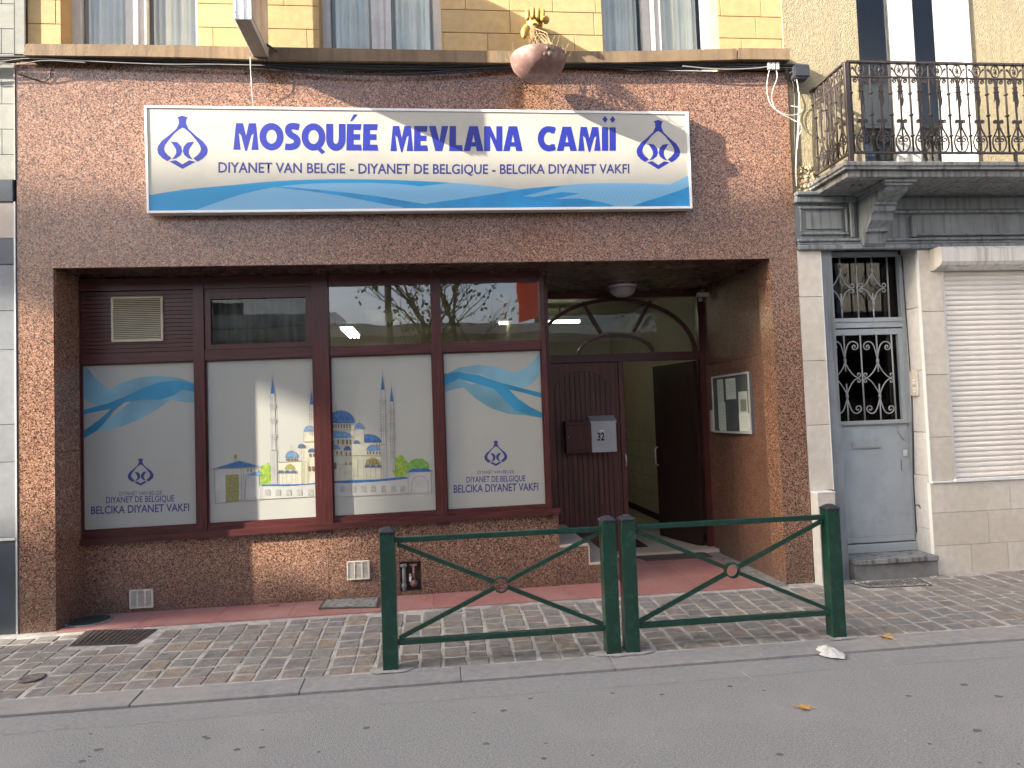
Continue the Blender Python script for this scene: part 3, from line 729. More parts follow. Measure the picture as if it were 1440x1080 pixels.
# ---- door set
YD = 1.737
dfr = MB()
dfr.box(XP, XJ, YD-.03, YD+.05, 2.93, ZT); dfr.box(XP, XJ-.002, YD-.035, YD+.055, 2.195, 2.285)
dfr.box(XP, 1.185, YD-.03, YD+.05, .0, 2.195); dfr.box(3.055, XJ-.001, YD-.03, YD+.05, .0, 2.93); dfr.box(XP, 1.16, YD-.03, YD+.05, 2.285, 2.93)
df = obj('door_frame', dfr, m_frame, B)
def arcband(cx, z, a, b2, w, y0, y1, t0=0, t1=180, n=36):
    mb = MB(); A = []; Bq = []
    for i in range(n+1):
        t = rad(t0+(t1-t0)*i/n); A.append((cx+a*math.cos(t), z+b2*math.sin(t))); Bq.append((cx+(a-w)*math.cos(t), z+(b2-w)*math.sin(t)))
    vs = [(x, y0, zz) for x, zz in A]+[(x, y0, zz) for x, zz in Bq]+[(x, y1, zz) for x, zz in A]+[(x, y1, zz) for x, zz in Bq]; m_ = n+1
    fs = []
    for i in range(n): fs += [(i, i+1, m_+i+1, m_+i), (2*m_+i, 2*m_+i+1, 3*m_+i+1, 3*m_+i), (i, i+1, 2*m_+i+1, 2*m_+i), (m_+i, m_+i+1, 3*m_+i+1, 3*m_+i)]
    return mb.add(vs, fs)
cx = P(866, 490, YD).x
fan = obj('fanlight_bar', arcband(cx, 2.286, .955, .642, .04, YD-.022, YD+.02), m_frame, df)
obj('fanlight_bar', arcband(cx, 2.286, .455, .225, .035, YD-.02, YD+.018), m_frame, df)
for (ua, va, ub, vb) in ((819, 425, 846, 469), (914, 424, 892, 466)):
    a = P(ua, va, YD); c = P(ub, vb, YD); d = (c-a).normalized(); nrm = Vector((d.z, 0, -d.x))*.016
    obj('fanlight_bar', MB().prism([a+nrm+Vector((0, -.018, 0)), c+nrm+Vector((0, -.018, 0)), c-nrm+Vector((0, -.018, 0)), a-nrm+Vector((0, -.018, 0))], (0, .034, 0)), m_frame, df)
obj('glass_pane', MB().box(1.16, 3.055, YD+.024, YD+.030, 2.285, 2.93), m_glassu, df)
# left leaf, closed
lf = MB().box(1.19, 2.085, YD, YD+.05, .03, 2.192)
leaf = obj('door_leaf', lf, m_door, B)
leaf['label'] = 'closed left door leaf with an arched plank panel'
pc = (1.345+1.985)/2; hw = (1.985-1.345)/2
obj('panel_groove', MB().prism([(1.340, YD-.0015, .25), (1.990, YD-.0015, .25)]+[(pc+(hw+.006)*math.cos(rad(180*i/20)), YD-.0015, 1.86+.235*math.sin(rad(180*i/20))) for i in range(21)], (0, .001, 0)), m_dark, leaf)
npk = 11
for k in range(npk):
    xa = 1.345+(1.985-1.345)*k/npk+.005; xb = 1.345+(1.985-1.345)*(k+1)/npk-.005
    zt = lambda x: 1.86+.228*math.sqrt(max(0, 1-((x-pc)/hw)**2))
    obj('plank', MB().prism([(xa, YD-.010, .26), (xb, YD-.010, .26), (xb, YD-.010, zt(xb)), ((xa+xb)/2, YD-.010, zt((xa+xb)/2)), (xa, YD-.010, zt(xa))], (0, .0085, 0)), m_door, leaf)
obj('closing_strip', MB().box(2.086, 2.142, YD-.022, YD+.05, .03, 2.192, .004), m_door, leaf)
obj('groove_line', MB().box(2.050, 2.056, YD-.0012, YD+.001, .03, 2.192), m_dark, leaf)
hnd = MB().tube([(2.125, YD-.05, 1.14), (2.125, YD-.065, 1.10), (2.125, YD-.065, 1.04), (2.125, YD-.05, 1.0)], .008, 8)
obj('handle', hnd, m_alu, leaf)
# right leaf, swung inwards
H = Vector((3.045, YD+.05, 0)); d = ray(924, 560); tt = None
best = None
for i in range(1, 400):                   # free edge .9 m from the hinge on that line of sight
    t = i*.01+7; q = CAMPOS+d*(t/d.y)
    L_ = math.hypot(q.x-H.x, q.y-H.y)
    if q.y > H.y and (best is None or abs(L_-.92) < best[0]): best = (abs(L_-.92), q)
F = best[1]; dd = Vector((F.x-H.x, F.y-H.y, 0)).normalized(); nn = Vector((dd.y, -dd.x, 0))
if nn.y > 0: nn = -nn
def lq(a, off, z): return Vector((H.x, H.y, z))+dd*a+nn*off
def leafbox(a0, a1, o0, o1, z0, z1):
    return MB().prism([lq(a0, o0, z0), lq(a1, o0, z0), lq(a1, o0, z1), lq(a0, o0, z1)], nn*(o1-o0))
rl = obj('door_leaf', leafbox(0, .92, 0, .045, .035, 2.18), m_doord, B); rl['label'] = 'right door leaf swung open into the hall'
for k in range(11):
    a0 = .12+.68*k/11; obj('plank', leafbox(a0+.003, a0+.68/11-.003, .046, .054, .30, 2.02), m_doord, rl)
p = lq(.87, .07, 1.05); obj('handle', MB().tube([lq(.87, .05, 1.16), lq(.87, .09, 1.13), lq(.87, .09, .95), lq(.87, .05, .92)], .009, 8), m_alu, rl)

# ---- hall and prayer room behind the glass
hall = MB()
hall.box(XP+.05, XR-.2, YD+.08, 8, -.02, .028)
obj('hall_floor', hall, m_creamt, B)
iw = MB(); iw.box(XP-.0, XP+.05, YD+.06, 8, .028, 3.2); iw.box(XR-.205, XR-.2, 1.92, 8, 1.32, 3.2); iw.box(XP+.05, XR-.205, 6.4, 6.45, 1.32, 3.2)
iw.box(XL+.2, XP-.03, 6.0, 6.05, 0, 3.2); iw.box(XP-.05, XP-.03, .62, 6.0, 0, 3.2); iw.box(XL+.2, XL+.21, .62, 6, 0, 3.2)
iw.box(XL+.2, XR-.2, .62, 8, 3.2, 3.249)
obj('inner_wall', iw, m_cream, B)
w2 = MB(); w2.box(XR-.215, XR-.2, 1.92, 6.4, .12, 1.28); w2.box(XR-.225, XR-.2, 1.92, 6.4, 1.28, 1.34); w2.box(XP+.05, XR-.225, 6.38, 6.45, .12, 1.32)
obj('hall_dado', w2, m_creamt, B)
w3 = MB(); w3.box(XR-.23, XR-.2, 1.92, 6.38, .03, .12); w3.box(XP+.05, XR-.23, 6.36, 6.45, .03, .12)
for k in range(4): w3.box(XR-.2165, XR-.215, 1.92, 6.38, .40+.25*k, .404+.25*k)
obj('skirting', w3, m_dark, B)
obj('threshold', MB().box(XP+.05, XJ-.002, YD-.19, YD+.079, .001, .045, .004), m_marble, B)
# fluorescent tubes
m_lit = emit('lit_tube', (1, .93, .66), 4.0)
p = P(495, 471, 3.0)
p = P(495, 471, 5.0)
t1 = thing('ceiling_light', 'lit strip light with three tubes seen through the second clear pane from the right', 'ceiling light', (p.x, 5, p.z))
child('housing', MB().box(p.x-.10, p.x+.10, 4.2, 5.4, p.z+.03, p.z+.07).box(p.x-.01, p.x+.01, 4.4, 4.42, p.z+.07, 3.2).box(p.x-.01, p.x+.01, 5.2, 5.22, p.z+.07, 3.2), m_white, t1)
for k in (-.06, 0, .06): child('tube', MB().tube([(p.x+k, 4.25, p.z), (p.x+k, 5.35, p.z)], .016, 8), m_lit, t1)
pa = P(778, 453, 4.0); pb = P(815, 452, 4.0)
t2 = thing('ceiling_light', 'long lit tube in the hall seen through the fanlight', 'ceiling light', (pb.x-.6, 4.0, pa.z))
child('housing', MB().box(pb.x-1.2, pb.x+.01, 3.96, 4.04, pa.z+.025, pa.z+.07), m_white, t2)
child('tube', MB().tube([(pb.x-1.18, 4.0, pa.z), (pb.x, 4.0, pa.z)], .019, 8), m_lit, t2)
child('hanger', MB().box(pb.x-.9, pb.x-.88, 3.99, 4.01, pa.z+.07, 3.2).box(pb.x-.3, pb.x-.28, 3.99, 4.01, pa.z+.07, 3.2), m_white, t2)

# ---- sandstone ledge
def ledge(px_top, px_bot):
    obj('ledge_stone', MB().poly(px_top+px_bot[::-1], -.10, .149), m_ledge, B)
ledge([(36, 61.5), (180, 62.5), (270, 64), (373, 66)], [(33, 77.5), (180, 79), (270, 80.5), (373, 84)])
ledge([(374.5, 66), (540, 69), (700, 71.5), (880, 72), (1036, 68)], [(374.5, 84), (540, 86), (700, 88), (880, 87.5), (1036, 83.5)])
ledge([(1038, 67.5), (1111, 68)], [(1038, 83), (1111, 83.5)])

# ---- ochre upper storey of scored blocks with three windows
YU = .05
ZL = 4.80
op = [(P(86, 30, YU).x, P(277, 30, YU).x), (P(449, 30, YU).x, P(621, 30, YU).x), (P(847, 30, YU).x, P(1009, 30, YU).x)]
xe0, xe1 = P(38, 30, YU).x, P(1109, 30, YU).x
piers = [(xe0, op[0][0]), (op[0][1], op[1][0]), (op[1][1], op[2][0]), (op[2][1], xe1)]
up_ = MB()
for a, c in piers: up_.box(a, c, YU+.012, .45, ZL, 6.75)
up_.box(xe0, xe1, YU+.012, .45, 6.75, 9.5)
obj('wall', up_, m_ochre, B)
zj = P(300, 38.5, YU).z; pitch = .212
for a, c in piers:
    for r in range(-1, 9):
        z1 = zj+pitch*(r+1); z0 = max(z1-pitch, ZL)
        if z1-z0 < .02: continue
        wb = .40 if r % 2 else .78; x = xe0-.78+(.30 if r % 2 else .02)+(.21 if r % 4 < 2 else 0)
        while x < c:
            x0 = max(x, a); x1 = min(x+wb, c)
            if x1-x0 > .03: obj('wall_block', MB().box(x0+.0025, x1-.0025, YU, YU+.013, z0+.0025, z1-.0025, .003), m_yellow, B)
            x += wb
for i, (a, c) in enumerate(op):
    YG = .24
    wf = MB()
    wf.box(a, a+.07, YG, YG+.07, ZL, 6.72); wf.box(c-.07, c, YG, YG+.07, ZL, 6.72)
    mid = {0: P(193, 30, YG).x, 1: P(537, 30, YG).x, 2: P(916, 30, YG).x}[i]
    wf.box(mid-.095, mid-.012, YG-.01, YG+.06, ZL, 6.72); wf.box(mid-.010, mid+.085, YG-.02, YG+.06, ZL, 6.72); wf.box(mid-.02, mid+.02, YG-.035, YG-.021, ZL, 6.72)
    wf.box(a+.07, mid-.095, YG, YG+.06, 6.6, 6.72); wf.box(mid+.085, c-.07, YG, YG+.06, 6.6, 6.72)
    wf.box(a+.07, mid-.095, YG, YG+.06, ZL, ZL+.07); wf.box(mid+.085, c-.07, YG, YG+.06, ZL, ZL+.07)
    w = obj('upper_window', wf, m_white, B)
    for x0, x1 in ((a+.068, mid-.094), (mid+.084, c-.068)):
        obj('pane', MB().box(x0, x1, YG+.03, YG+.036, ZL+.068, 6.602), m_glassu, w)
        n = 46; vs = []; 
        for k in range(n+1):
            x = x0+(x1-x0)*k/n; y = YG+.16+.022*math.sin(k*.85+i)+.018*math.sin(k*.37+2*i)
            vs += [(x, y, ZL), (x, y, 6.6)]
        obj('curtain', MB().add(vs, [(2*k, 2*k+2, 2*k+3, 2*k+1) for k in range(n)], True), m_curt, w)
    obj('window_head', MB().box(a, c, YU, YG+.06, 6.72, 6.75), m_ochre, B)
obj('roof', MB().box(XL+.02, XR-.02, -.1, 8, 9.5, 9.8), m_slate, B)

# ================================================================== SIGN
YS = -.115
sg = thing('shop_sign', 'wide white and blue shop sign with MOSQUÉE MEVLANA CAMİİ lettering over the shop window', 'sign', (0, -.05, 4.0))
c4 = [(202.5, 148), (968, 157.3), (974, 293), (206.3, 299.5)]
child('cabinet', MB().poly(c4, YS+.003, .09), m_alu, sg)
def inset(c, d): return [(c[0][0]+d, c[0][1]+d), (c[1][0]-d, c[1][1]+d), (c[2][0]-d, c[2][1]-d), (c[3][0]+d, c[3][1]-d)]
i4 = inset(c4, 3.2)
child('face', MB().poly(i4, YS, .002), m_sign, sg)
fr_ = MB()
for k in range(4):
    a, b2, c, d = c4[k], c4[(k+1) % 4], i4[(k+1) % 4], i4[k]; fr_.poly([a, b2, c, d], YS-.008, .010)
child('edge_frame', fr_, m_trim, sg)
def sp(name, polys, k, m):
    mb = MB()
    for pg in polys: mb.flat(pg, YS-.0002-.0001*k)
    return child(name, mb, m, sg)
curve1 = [(206.5, 275), (230, 271), (260, 266.5), (295, 263), (330, 260), (365, 256.5), (400, 254), (440, 252.5), (480, 252), (520, 252.3), (560, 253.3), (600, 255), (635, 257), (666, 259.5), (700, 262.8), (727, 266)]
curve2 = [(745, 264.8), (763, 263.2), (790, 260.5), (815, 258.7), (840, 257.8), (870, 257.5), (900, 257.8), (930, 259), (950, 260)]
sp('wave_print', [curve1+curve2+[(968.5, 250), (970.3, 289.5), (209.6, 296)]], 0, m_w1)
sp('wave_print', [curve1[:13]+[(590, 262), (560, 258.5), (520, 257), (480, 257), (440, 258), (405, 260.5), (370, 266), (340, 273), (318, 280), (295, 288), (275, 295.3), (209.6, 296), (207, 285)]], 1, m_w2)
sp('wave_print', [[(372, 262), (410, 263.5), (450, 267), (490, 271), (530, 276), (570, 282.5), (610, 289), (636, 292.3), (575, 292.8), (545, 288), (510, 281), (475, 274.5), (430, 268)]], 1.5, m_w3)
sp('wave_print', [[(560, 293), (590, 288), (620, 283.5), (660, 278), (705, 271.3), (745, 264.8), (775, 262), (790, 262), (760, 270), (735, 276), (752, 277), (790, 270), (815, 272), (780, 280), (815, 279), (845, 284), (868, 290.3)]], 2, m_w3)
sp('wave_print', [[(860, 290.4), (893, 280), (925, 267), (950, 256), (968.3, 246.5), (970.3, 289.5)]], 3, m_w1)
sp('wave_print', [[(888, 290.2), (905, 284), (930, 276.5), (955, 268), (969, 262), (970.3, 289.5)]], 4, m_w3)
o = logo(221, 292, 162.5, 237.5, YS-.0009, m_blue, sg, .5); o.location = -sg.location
o = logo(895, 956.5, 168.5, 238, YS-.0009, m_blue, sg, .3); o.location = -sg.location
def stext(*a, **k):
    o = text(*a, **k); o.location = -sg.location; return o
YT = YS-.0009
stext('DIYANET VAN BELGIE', ((307,228.3),(485.5,230),(307,242.5),(485.5,243.5)), YT, m_navy, sg, bold=.017)
stext('-', ((492,230),(497.5,230),(492,243.5),(497.5,243.5)), YT, m_navy, sg, bold=.017)
stext('DIYANET DE BELGIQUE', ((504,230.2),(686.5,231.5),(504,244),(686.5,244.5)), YT, m_navy, sg, bold=.017)
stext('-', ((692,231.5),(697,231.5),(692,244.7),(697,244.7)), YT, m_navy, sg, bold=.017)
stext('BELCIKA DIYANET VAKFI', ((703,231.3),(885,231),(703,244.5),(885,243.5)), YT, m_navy, sg, bold=.017)
# heavy display letters
def ring(cx, cy, a, b2, ia, ib, t0=0, t1=360, n=36):
    q = []
    for i in range(n):
        p0, p1 = rad(t0+(t1-t0)*i/n), rad(t0+(t1-t0)*(i+1)/n)
        q.append([(cx+a*math.cos(p0), cy+b2*math.sin(p0)), (cx+a*math.cos(p1), cy+b2*math.sin(p1)), (cx+ia*math.cos(p1), cy+ib*math.sin(p1)), (cx+ia*math.cos(p0), cy+ib*math.sin(p0))])
    return q
def stroke(pts, w):
    q = []; L_ = []; R_ = []
    for i, p in enumerate(pts):
        a = pts[max(0, i-1)]; b2 = pts[min(len(pts)-1, i+1)]; dx, dy = b2[0]-a[0], b2[1]-a[1]; l = math.hypot(dx, dy)
        ww = w[i] if isinstance(w, list) else w
        L_.append((p[0]-dy/l*ww/2, p[1]+dx/l*ww/2)); R_.append((p[0]+dy/l*ww/2, p[1]-dx/l*ww/2))
    for i in range(len(pts)-1): q.append([L_[i], L_[i+1], R_[i+1], R_[i]])
    return q
def bez(p0, p1, p2, n=8): return [((1-t)**2*p0[0]+2*t*(1-t)*p1[0]+t*t*p2[0], (1-t)**2*p0[1]+2*t*(1-t)*p1[1]+t*t*p2[1]) for t in [i/n for i in range(n+1)]]
GL = {
 'M': (.94, [[(0,0),(.10,1),(.36,1),(.20,.62),(.27,0)], [(.36,1),(.20,.62),(.29,.55),(.44,-.04),(.50,-.04),(.47,.52)], [(.47,.52),(.50,-.04),(.67,.55),(.76,.62),(.58,1)], [(.58,1),(.76,.62),(.67,0),(.94,0),(.84,1)]]),
 'E': (.60, [[(0,0),(.02,1),(.28,1),(.28,0)], [(.28,1),(.58,1),(.55,.77),(.28,.77)], [(.28,.62),(.53,.62),(.53,.40),(.28,.40)], [(.28,.23),(.56,.23),(.60,0),(.28,0)]]),
 'V': (.82, [[(0,1),(.29,1),(.44,.40),(.41,0),(.27,0)], [(.44,.40),(.54,1),(.82,1),(.56,0),(.41,0)]]),
 'L': (.58, [[(0,0),(.02,1),(.29,1),(.29,0)], [(.29,.24),(.55,.24),(.58,0),(.29,0)]]),
 'A': (.84, [[(0,0),(.24,1),(.42,1),(.42,.66),(.28,0)], [(.42,1),(.60,1),(.84,0),(.56,0),(.42,.66)], [(.32,.18),(.355,.36),(.485,.36),(.52,.18)]]),
 'N': (.78, [[(0,0),(0,1),(.26,1),(.26,0)], [(.26,1),(.26,.60),(.53,0),(.53,.42)], [(.52,0),(.52,1),(.78,1),(.78,0)]]),
 'I': (.27, [[(0,0),(0,1),(.27,1),(.27,0)]]),
 'O': (.90, ring(.45, .5, .45, .515, .20, .26)),
 'Q': (.90, ring(.45, .5, .45, .515, .20, .26)+[[(.40,.22),(.56,.26),(.90,-.06),(.76,-.14)]]),
 'C': (.74, ring(.46, .5, .46, .515, .20, .26, 48, 312)+[[(.70,.70),(.74,.97),(.60,1.0),(.60,.74)], [(.70,.30),(.74,.03),(.60,0),(.60,.26)]]),
 'S': (.62, stroke(bez((.56,.86),(.12,.98),(.15,.74))+bez((.15,.74),(.16,.60),(.34,.52))[1:]+bez((.34,.52),(.52,.42),(.48,.26))[1:]+bez((.48,.26),(.40,.08),(.03,.13))[1:], .25)),
 'U': (.74, [[(0,1),(.27,1),(.27,.42),(0,.42)], [(.48,1),(.74,1),(.74,.42),(.48,.42)]]+ring(.37, .42, .37, .44, .105, .17, 180, 360, 18)),
}
def word(w, q, gap=.03):
    A, B_, C, D_ = [P(*p, YT) for p in q]
    tot = sum(GL[c if c not in 'Éİ' else {'É': 'E', 'İ': 'I'}[c]][0] for c in w)+gap*(len(w)-1)
    x = 0
    for c in w:
        base = {'É': 'E', 'İ': 'I'}.get(c, c); wd, polys = GL[base]; polys = [list(p) for p in polys]
        if c == 'É': polys.append([(.14, 1.10), (.28, 1.36), (.44, 1.36), (.22, 1.10)])
        if c == 'İ': polys.append([(.135, 1.18), (.25, 1.33), (.135, 1.48), (.02, 1.33)])
        mb = MB()
        for k, pg in enumerate(polys):
            pts = []
            for (gx, gy) in pg:
                s = (x+gx)/tot; pts.append((C*(1-s)+D_*s)*(1-gy)+(A*(1-s)+B_*s)*gy - Vector((0, .00001*k, 0)))
            mb.sheet(pts)
        child('letter', mb, m_blue, sg)
        x += wd+gap
word('MOSQUÉE', ((328,173),(532,174.5),(328,210.5),(532,212)))
word('MEVLANA', ((549,177),(735,177.5),(549,212.5),(735,212.5)))
word('CAMİİ', ((756,177.5),(866,179),(756,212.5),(866,212)), .05)

# ================================================================== PROJECTING LIGHT BOX
xb0, xb1 = -1.455, -1.325
lb = thing('projecting_sign', 'grey aluminium light box sign projecting edge on from the ochre wall, seen from below', 'sign', (-1.39, 0, 4.9))
zb = 4.762
child('cabinet', MB().box(xb0, xb1, -.68, -.10, zb, 6.3, .004), m_alu, lb)
fc = MB()
for k in (0, .5, 1): fc.box(xb0-.002+(xb1-xb0-.012)*k, xb0+.014+(xb1-xb0-.012)*k, -.690, -.681, zb, 6.3)
child('edge_profile', fc, m_trim, lb)
m_lbside = mat('light_box_panel', (.56, .47, .37), .5, var=.2, scale=7, streak=(.33, .24, .18))
child('side_panel', MB().box(xb1+.001, xb1+.006, -.66, -.12, zb+.03, 6.28).box(xb0-.006, xb0-.001, -.66, -.12, zb+.03, 6.28), m_lbside, lb)
m_lbbot = mat('light_box_underside', (.20, .17, .14), .7, var=.2, scale=8)
child('underside', MB().box(xb0+.01, xb1-.01, -.67, -.11, zb-.004, zb-.001), m_lbbot, lb)
child('screw', MB().lathe((xb0+.012, -.691, zb+.05), [(0, -.002), (.005, -.001), (.005, .002)], 8, (0, 1, 0)).lathe((xb1-.012, -.691, zb+.05), [(0, -.002), (.005, -.001), (.005, .002)], 8, (0, 1, 0)), m_black, lb)
child('bracket', MB().tube([(xb1+.0, -.2, zb+.06), (xb1+.10, -.05, zb+.05), (xb1+.10, .04, zb+.05)], .012, 6).box(xb1-.09, xb1-.05, -.10, .045, zb+.05, zb+.09).box(xb1-.09, xb1-.05, -.10, .045, zb+1.2, zb+1.24), m_iron, lb)
child('hanging_wire', MB().tube([P(352, 80, -.11), P(352.5, 100, -.10), P(354, 125, -.06), P(356, 149, -.118)], .0035, 6), m_wcable, lb)

# ================================================================== HAND WITH HANGING BOWL
pot = thing('hand_planter', 'pinkish half round bowl hanging with dry plants below a weathered yellow fist, above the sign', 'planter', (.95, -.34, 4.6))
YB = -.34
c = P(757, 91, YB); rb = (P(796, 91, YB).x-P(718, 91, YB).x)/2
prof = [(rb*math.cos(rad(t)), -rb*.80*math.sin(rad(t))) for t in (0, 12, 24, 36, 48, 60, 72, 82)]+[(.001, -rb*.80)]
inner = [(rb*.93*math.cos(rad(t)), -rb*.72*math.sin(rad(t))) for t in (0, 30, 60, 80)]+[(.001, -rb*.7)]
child('bowl', MB().lathe(c+Vector((0, 0, .055)), [(rb*.93, .005), (rb*.99, .008)]+prof, 32).lathe(c+Vector((0, 0, .055)), inner, 24), m_terra, pot)
ro = MB(); rc = P(764, 87, YB)+Vector((0, -rb*.93, .0))
for k in range(5):
    a = rad(90+72*k); ro.lathe(rc+Vector((.036*math.cos(a), 0.012, .034*math.sin(a)-.004)), [(.001, -.014), (.016, -.012), (.028, -.004), (.031, .012)], 10, (0, 1, 0))
ro.lathe(rc, [(.001, -.020), (.012, -.017), (.017, 0.01)], 10, (0, 1, 0))
child('rosette', ro, mat('stained_rosette', (.19, .15, .105), .8, var=.3, scale=60), pot)
bulk = MB().lathe(c+Vector((0, 0, .05)), [(.001, .03), (rb*.6, .02), (rb*.94, .0)], 20); child('soil', bulk, m_bark, pot)
st = MB(); lfm = MB()
top = P(752, 42, -.20)
for k in range(46):
    a = random.uniform(0, 6.28); r = rb*random.uniform(.1, 1.0); e = c+Vector((math.cos(a)*r, math.sin(a)*r, .05+random.uniform(-.02, .03)))
    s = top+Vector((random.uniform(-.03, .03), random.uniform(-.03, .02), random.uniform(-.04, .02))); midp = (s+e)/2+Vector((random.uniform(-.05, .05), random.uniform(-.05, .05), random.uniform(-.03, .05)))
    st.tube([s, midp, e], random.uniform(.0015, .004), 4)
for k in range(30):
    a = random.uniform(0, 6.28); e = c+Vector((math.cos(a)*rb*.95, math.sin(a)*rb*.95, .05)); d_ = Vector((math.cos(a)*random.uniform(.0, .08), math.sin(a)*.05, random.uniform(-.05, .1)))
    st.tube([e*1.0, e+d_*.6, e+d_+Vector((0, 0, random.uniform(-.04, .03)))], .0022, 4)
for k in range(150):
    e = c+Vector((random.gauss(-.03, .085), random.gauss(0, .06), .07+abs(random.gauss(0, .035)))); s = random.uniform(.006, .013); n_ = Vector((random.random()-.5, random.random()-.5, random.random()-.5)).normalized(); t_ = n_.orthogonal().normalized(); b_ = n_.cross(t_)
    lfm.sheet([e-t_*s, e+b_*s*.5, e+t_*s, e-b_*s*.5])
child('dry_stalk', st, m_straw, pot); tag(child('leaves', lfm, m_leafg, pot), None, None, None, 'stuff')
def blobm(pts, rs, m, name, par, ico=2):
    """one smooth body grown along a chain of joints"""
    me = bpy.data.meshes.new(name); me.from_pydata([tuple(p) for p in pts], [(i, i+1) for i in range(len(pts)-1)], [])
    o = bpy.data.objects.new(name, me); COL.objects.link(o); md = o.modifiers.new('s', 'SKIN')
    for i, r in enumerate(rs): me.skin_vertices[0].data[i].radius = (r, r)
    me.skin_vertices[0].data[0].use_root = True
    s = o.modifiers.new('u', 'SUBSURF'); s.levels = 2; s.render_levels = 2
    dg = bpy.context.evaluated_depsgraph_get(); m2 = bpy.data.meshes.new_from_object(o.evaluated_get(dg)); bpy.data.objects.remove(o)
    m2.polygons.foreach_set('use_smooth', [True]*len(m2.polygons)); m2.materials.clear(); m2.name = name
    o2 = obj(name, m2, m, par); off = par.location; o2.location = -off; return o2
# the fist: palm, four curled fingers over the top, thumb across the side, and the wrist against the wall
YH = -.17
q = lambda u, v, y: P(u, v, y)
blobm([q(757, 36, .04), q(754, 36, -.05), q(752, 31, -.13), q(750, 27, -.17)], [.05, .058, .085, .080], m_fist, 'palm', pot)
for k, u in enumerate((742, 749, 756, 763)):
    dv = abs(k-1.3)*1.6
    blobm([q(u, 17+dv, -.12), q(u, 12.5+dv, -.19), q(u-.3, 17+dv, -.245), q(u-.3, 24+dv, -.255), q(u, 27+dv, -.225)], [.024, .0245, .024, .022, .018], m_fist, 'finger', pot)
blobm([q(767, 31, -.12), q(769, 27, -.19), q(766, 25.5, -.25), q(761, 27, -.27)], [.030, .028, .024, .018], m_fist, 'thumb', pot)
blobm([q(742, 36, -.17), q(737, 45, -.19), q(737, 54, -.20)], [.030, .038, .018], m_fist, 'hanging_cloth', pot)
blobm([q(752, 34, -.17), q(751, 47, -.22), q(750, 58, -.26)], [.034, .044, .024], mat('brown_roots', (.17, .095, .04), .9, var=.5, scale=40, bump=.8, bscale=60), 'root_bundle', pot)
child('hanger_rod', MB().tube([P(757, 36, .06), P(755, 38, -.1), P(756, 60, -.30), P(757, 84, YB)], .006, 6), m_iron, pot)

# ================================================================== CABLES
cb = thing('cable_bundle', 'black cables running along the underside of the sandstone ledge', 'cable', (0, -.03, 4.7))
def cable(px, Y, r, m, nm, par, smooth=3):
    pts = [P(u, v, Y if not isinstance(Y, list) else Y[i]) for i, (u, v) in enumerate(px)]
    for _ in range(smooth):
        q2 = [pts[0]]
        for a, b2 in zip(pts[:-1], pts[1:]): q2 += [a*.75+b2*.25, a*.25+b2*.75]
        q2.append(pts[-1]); pts = q2
    return child(nm, MB().tube(pts, r, 6), m, par)
cable([(-60, 80), (0, 81), (40, 80), (200, 84), (372, 87), (480, 92), (590, 95), (680, 92), (760, 93), (900, 92), (1020, 93), (1110, 91), (1128, 94)], -.045, .016, m_rubber, 'cable', cb)
cable([(-60, 86), (0, 86), (60, 84), (150, 87), (330, 88), (430, 96), (520, 99), (620, 97), (720, 91), (850, 96), (960, 95), (1090, 96)], -.035, .011, m_rubber, 'cable', cb)
cable([(-60, 94), (0, 91), (52, 81.5), (150, 88), (300, 92), (400, 100), (500, 105), (590, 104), (700, 93), (820, 92), (1000, 90), (1095, 92)], -.06, .008, m_rubber, 'cable', cb)
gc = mat('grey_cable', (.30, .29, .28), .5)
cable([(-60, 88), (0, 87), (30, 82.5), (55, 82), (150, 87.5), (240, 91), (290, 90), (372, 92)], -.075, .0042, gc, 'cable', cb)
cable([(-60, 91), (0, 90), (30, 91), (58, 84), (120, 88)], -.08, .0042, gc, 'cable', cb)
cable([(960, 93), (1010, 98), (1050, 97), (1075, 95), (1095, 90)], -.075, .006, gc, 'cable', cb)
cable([(26, 104), (40, 108), (60, 115), (66, 114), (70, 108), (73, 96)], -.012, .0045, m_rubber, 'cable', cb)
cable([(-60, 84), (60, 86), (180, 90), (300, 96), (372, 92), (470, 104), (600, 106), (720, 96), (800, 90), (900, 99), (1000, 97), (1080, 98), (1112, 96)], -.055, .007, m_rubber, 'cable', cb)
cable([(-60, 82), (100, 85), (240, 84), (372, 90), (500, 96), (650, 98), (740, 94), (850, 92), (980, 97), (1060, 93), (1120, 97)], -.065, .006, m_rubber, 'cable', cb)
for u in (120, 372, 560, 880, 1060): child('cable_clip', MB().lathe(P(u, 88 if u < 400 else 93, -.045), [(.001, -.012), (.022, -.012), (.022, .012), (.001, .012)], 10, (1, 0, 0)), m_rubber, cb)
wc = thing('cable_bundle', 'looping cream cables hanging from white clamps at the corner of the cream house', 'cable', (3.2, -.04, 4.6))
for px in ([(1083, 95), (1079, 110), (1078, 130), (1084, 150), (1100, 160), (1115, 163), (1128, 158), (1127, 151), (1112, 149)],
           [(1091, 97), (1094, 108), (1088, 122), (1084, 138), (1090, 155), (1104, 163), (1120, 170), (1128, 178)],
           [(1124, 130), (1122, 180), (1119, 230), (1120, 262)], [(1118, 100), (1123, 125), (1125, 160), (1121, 210)],
           [(1112, 168), (1124, 172), (1129, 180), (1121, 195)]):
    cable(px, [-.06, -.10]+[-.08]*(len(px)-3)+[-.05], .0031, m_wcable, 'cable', wc)
cable([(1108, 96), (1114, 110), (1118, 130), (1117, 200), (1122, 232), (1135, 240)], -.03, .006, m_rubber, 'cable', wc)
for u in (1081, 1087, 1093): child('clamp', MB().box(P(u-2.2, 90, -.07).x, P(u+2.2, 90, -.07).x, -.08, -.055, P(u, 98, -.07).z, P(u, 88, -.07).z, .002), m_white, wc)
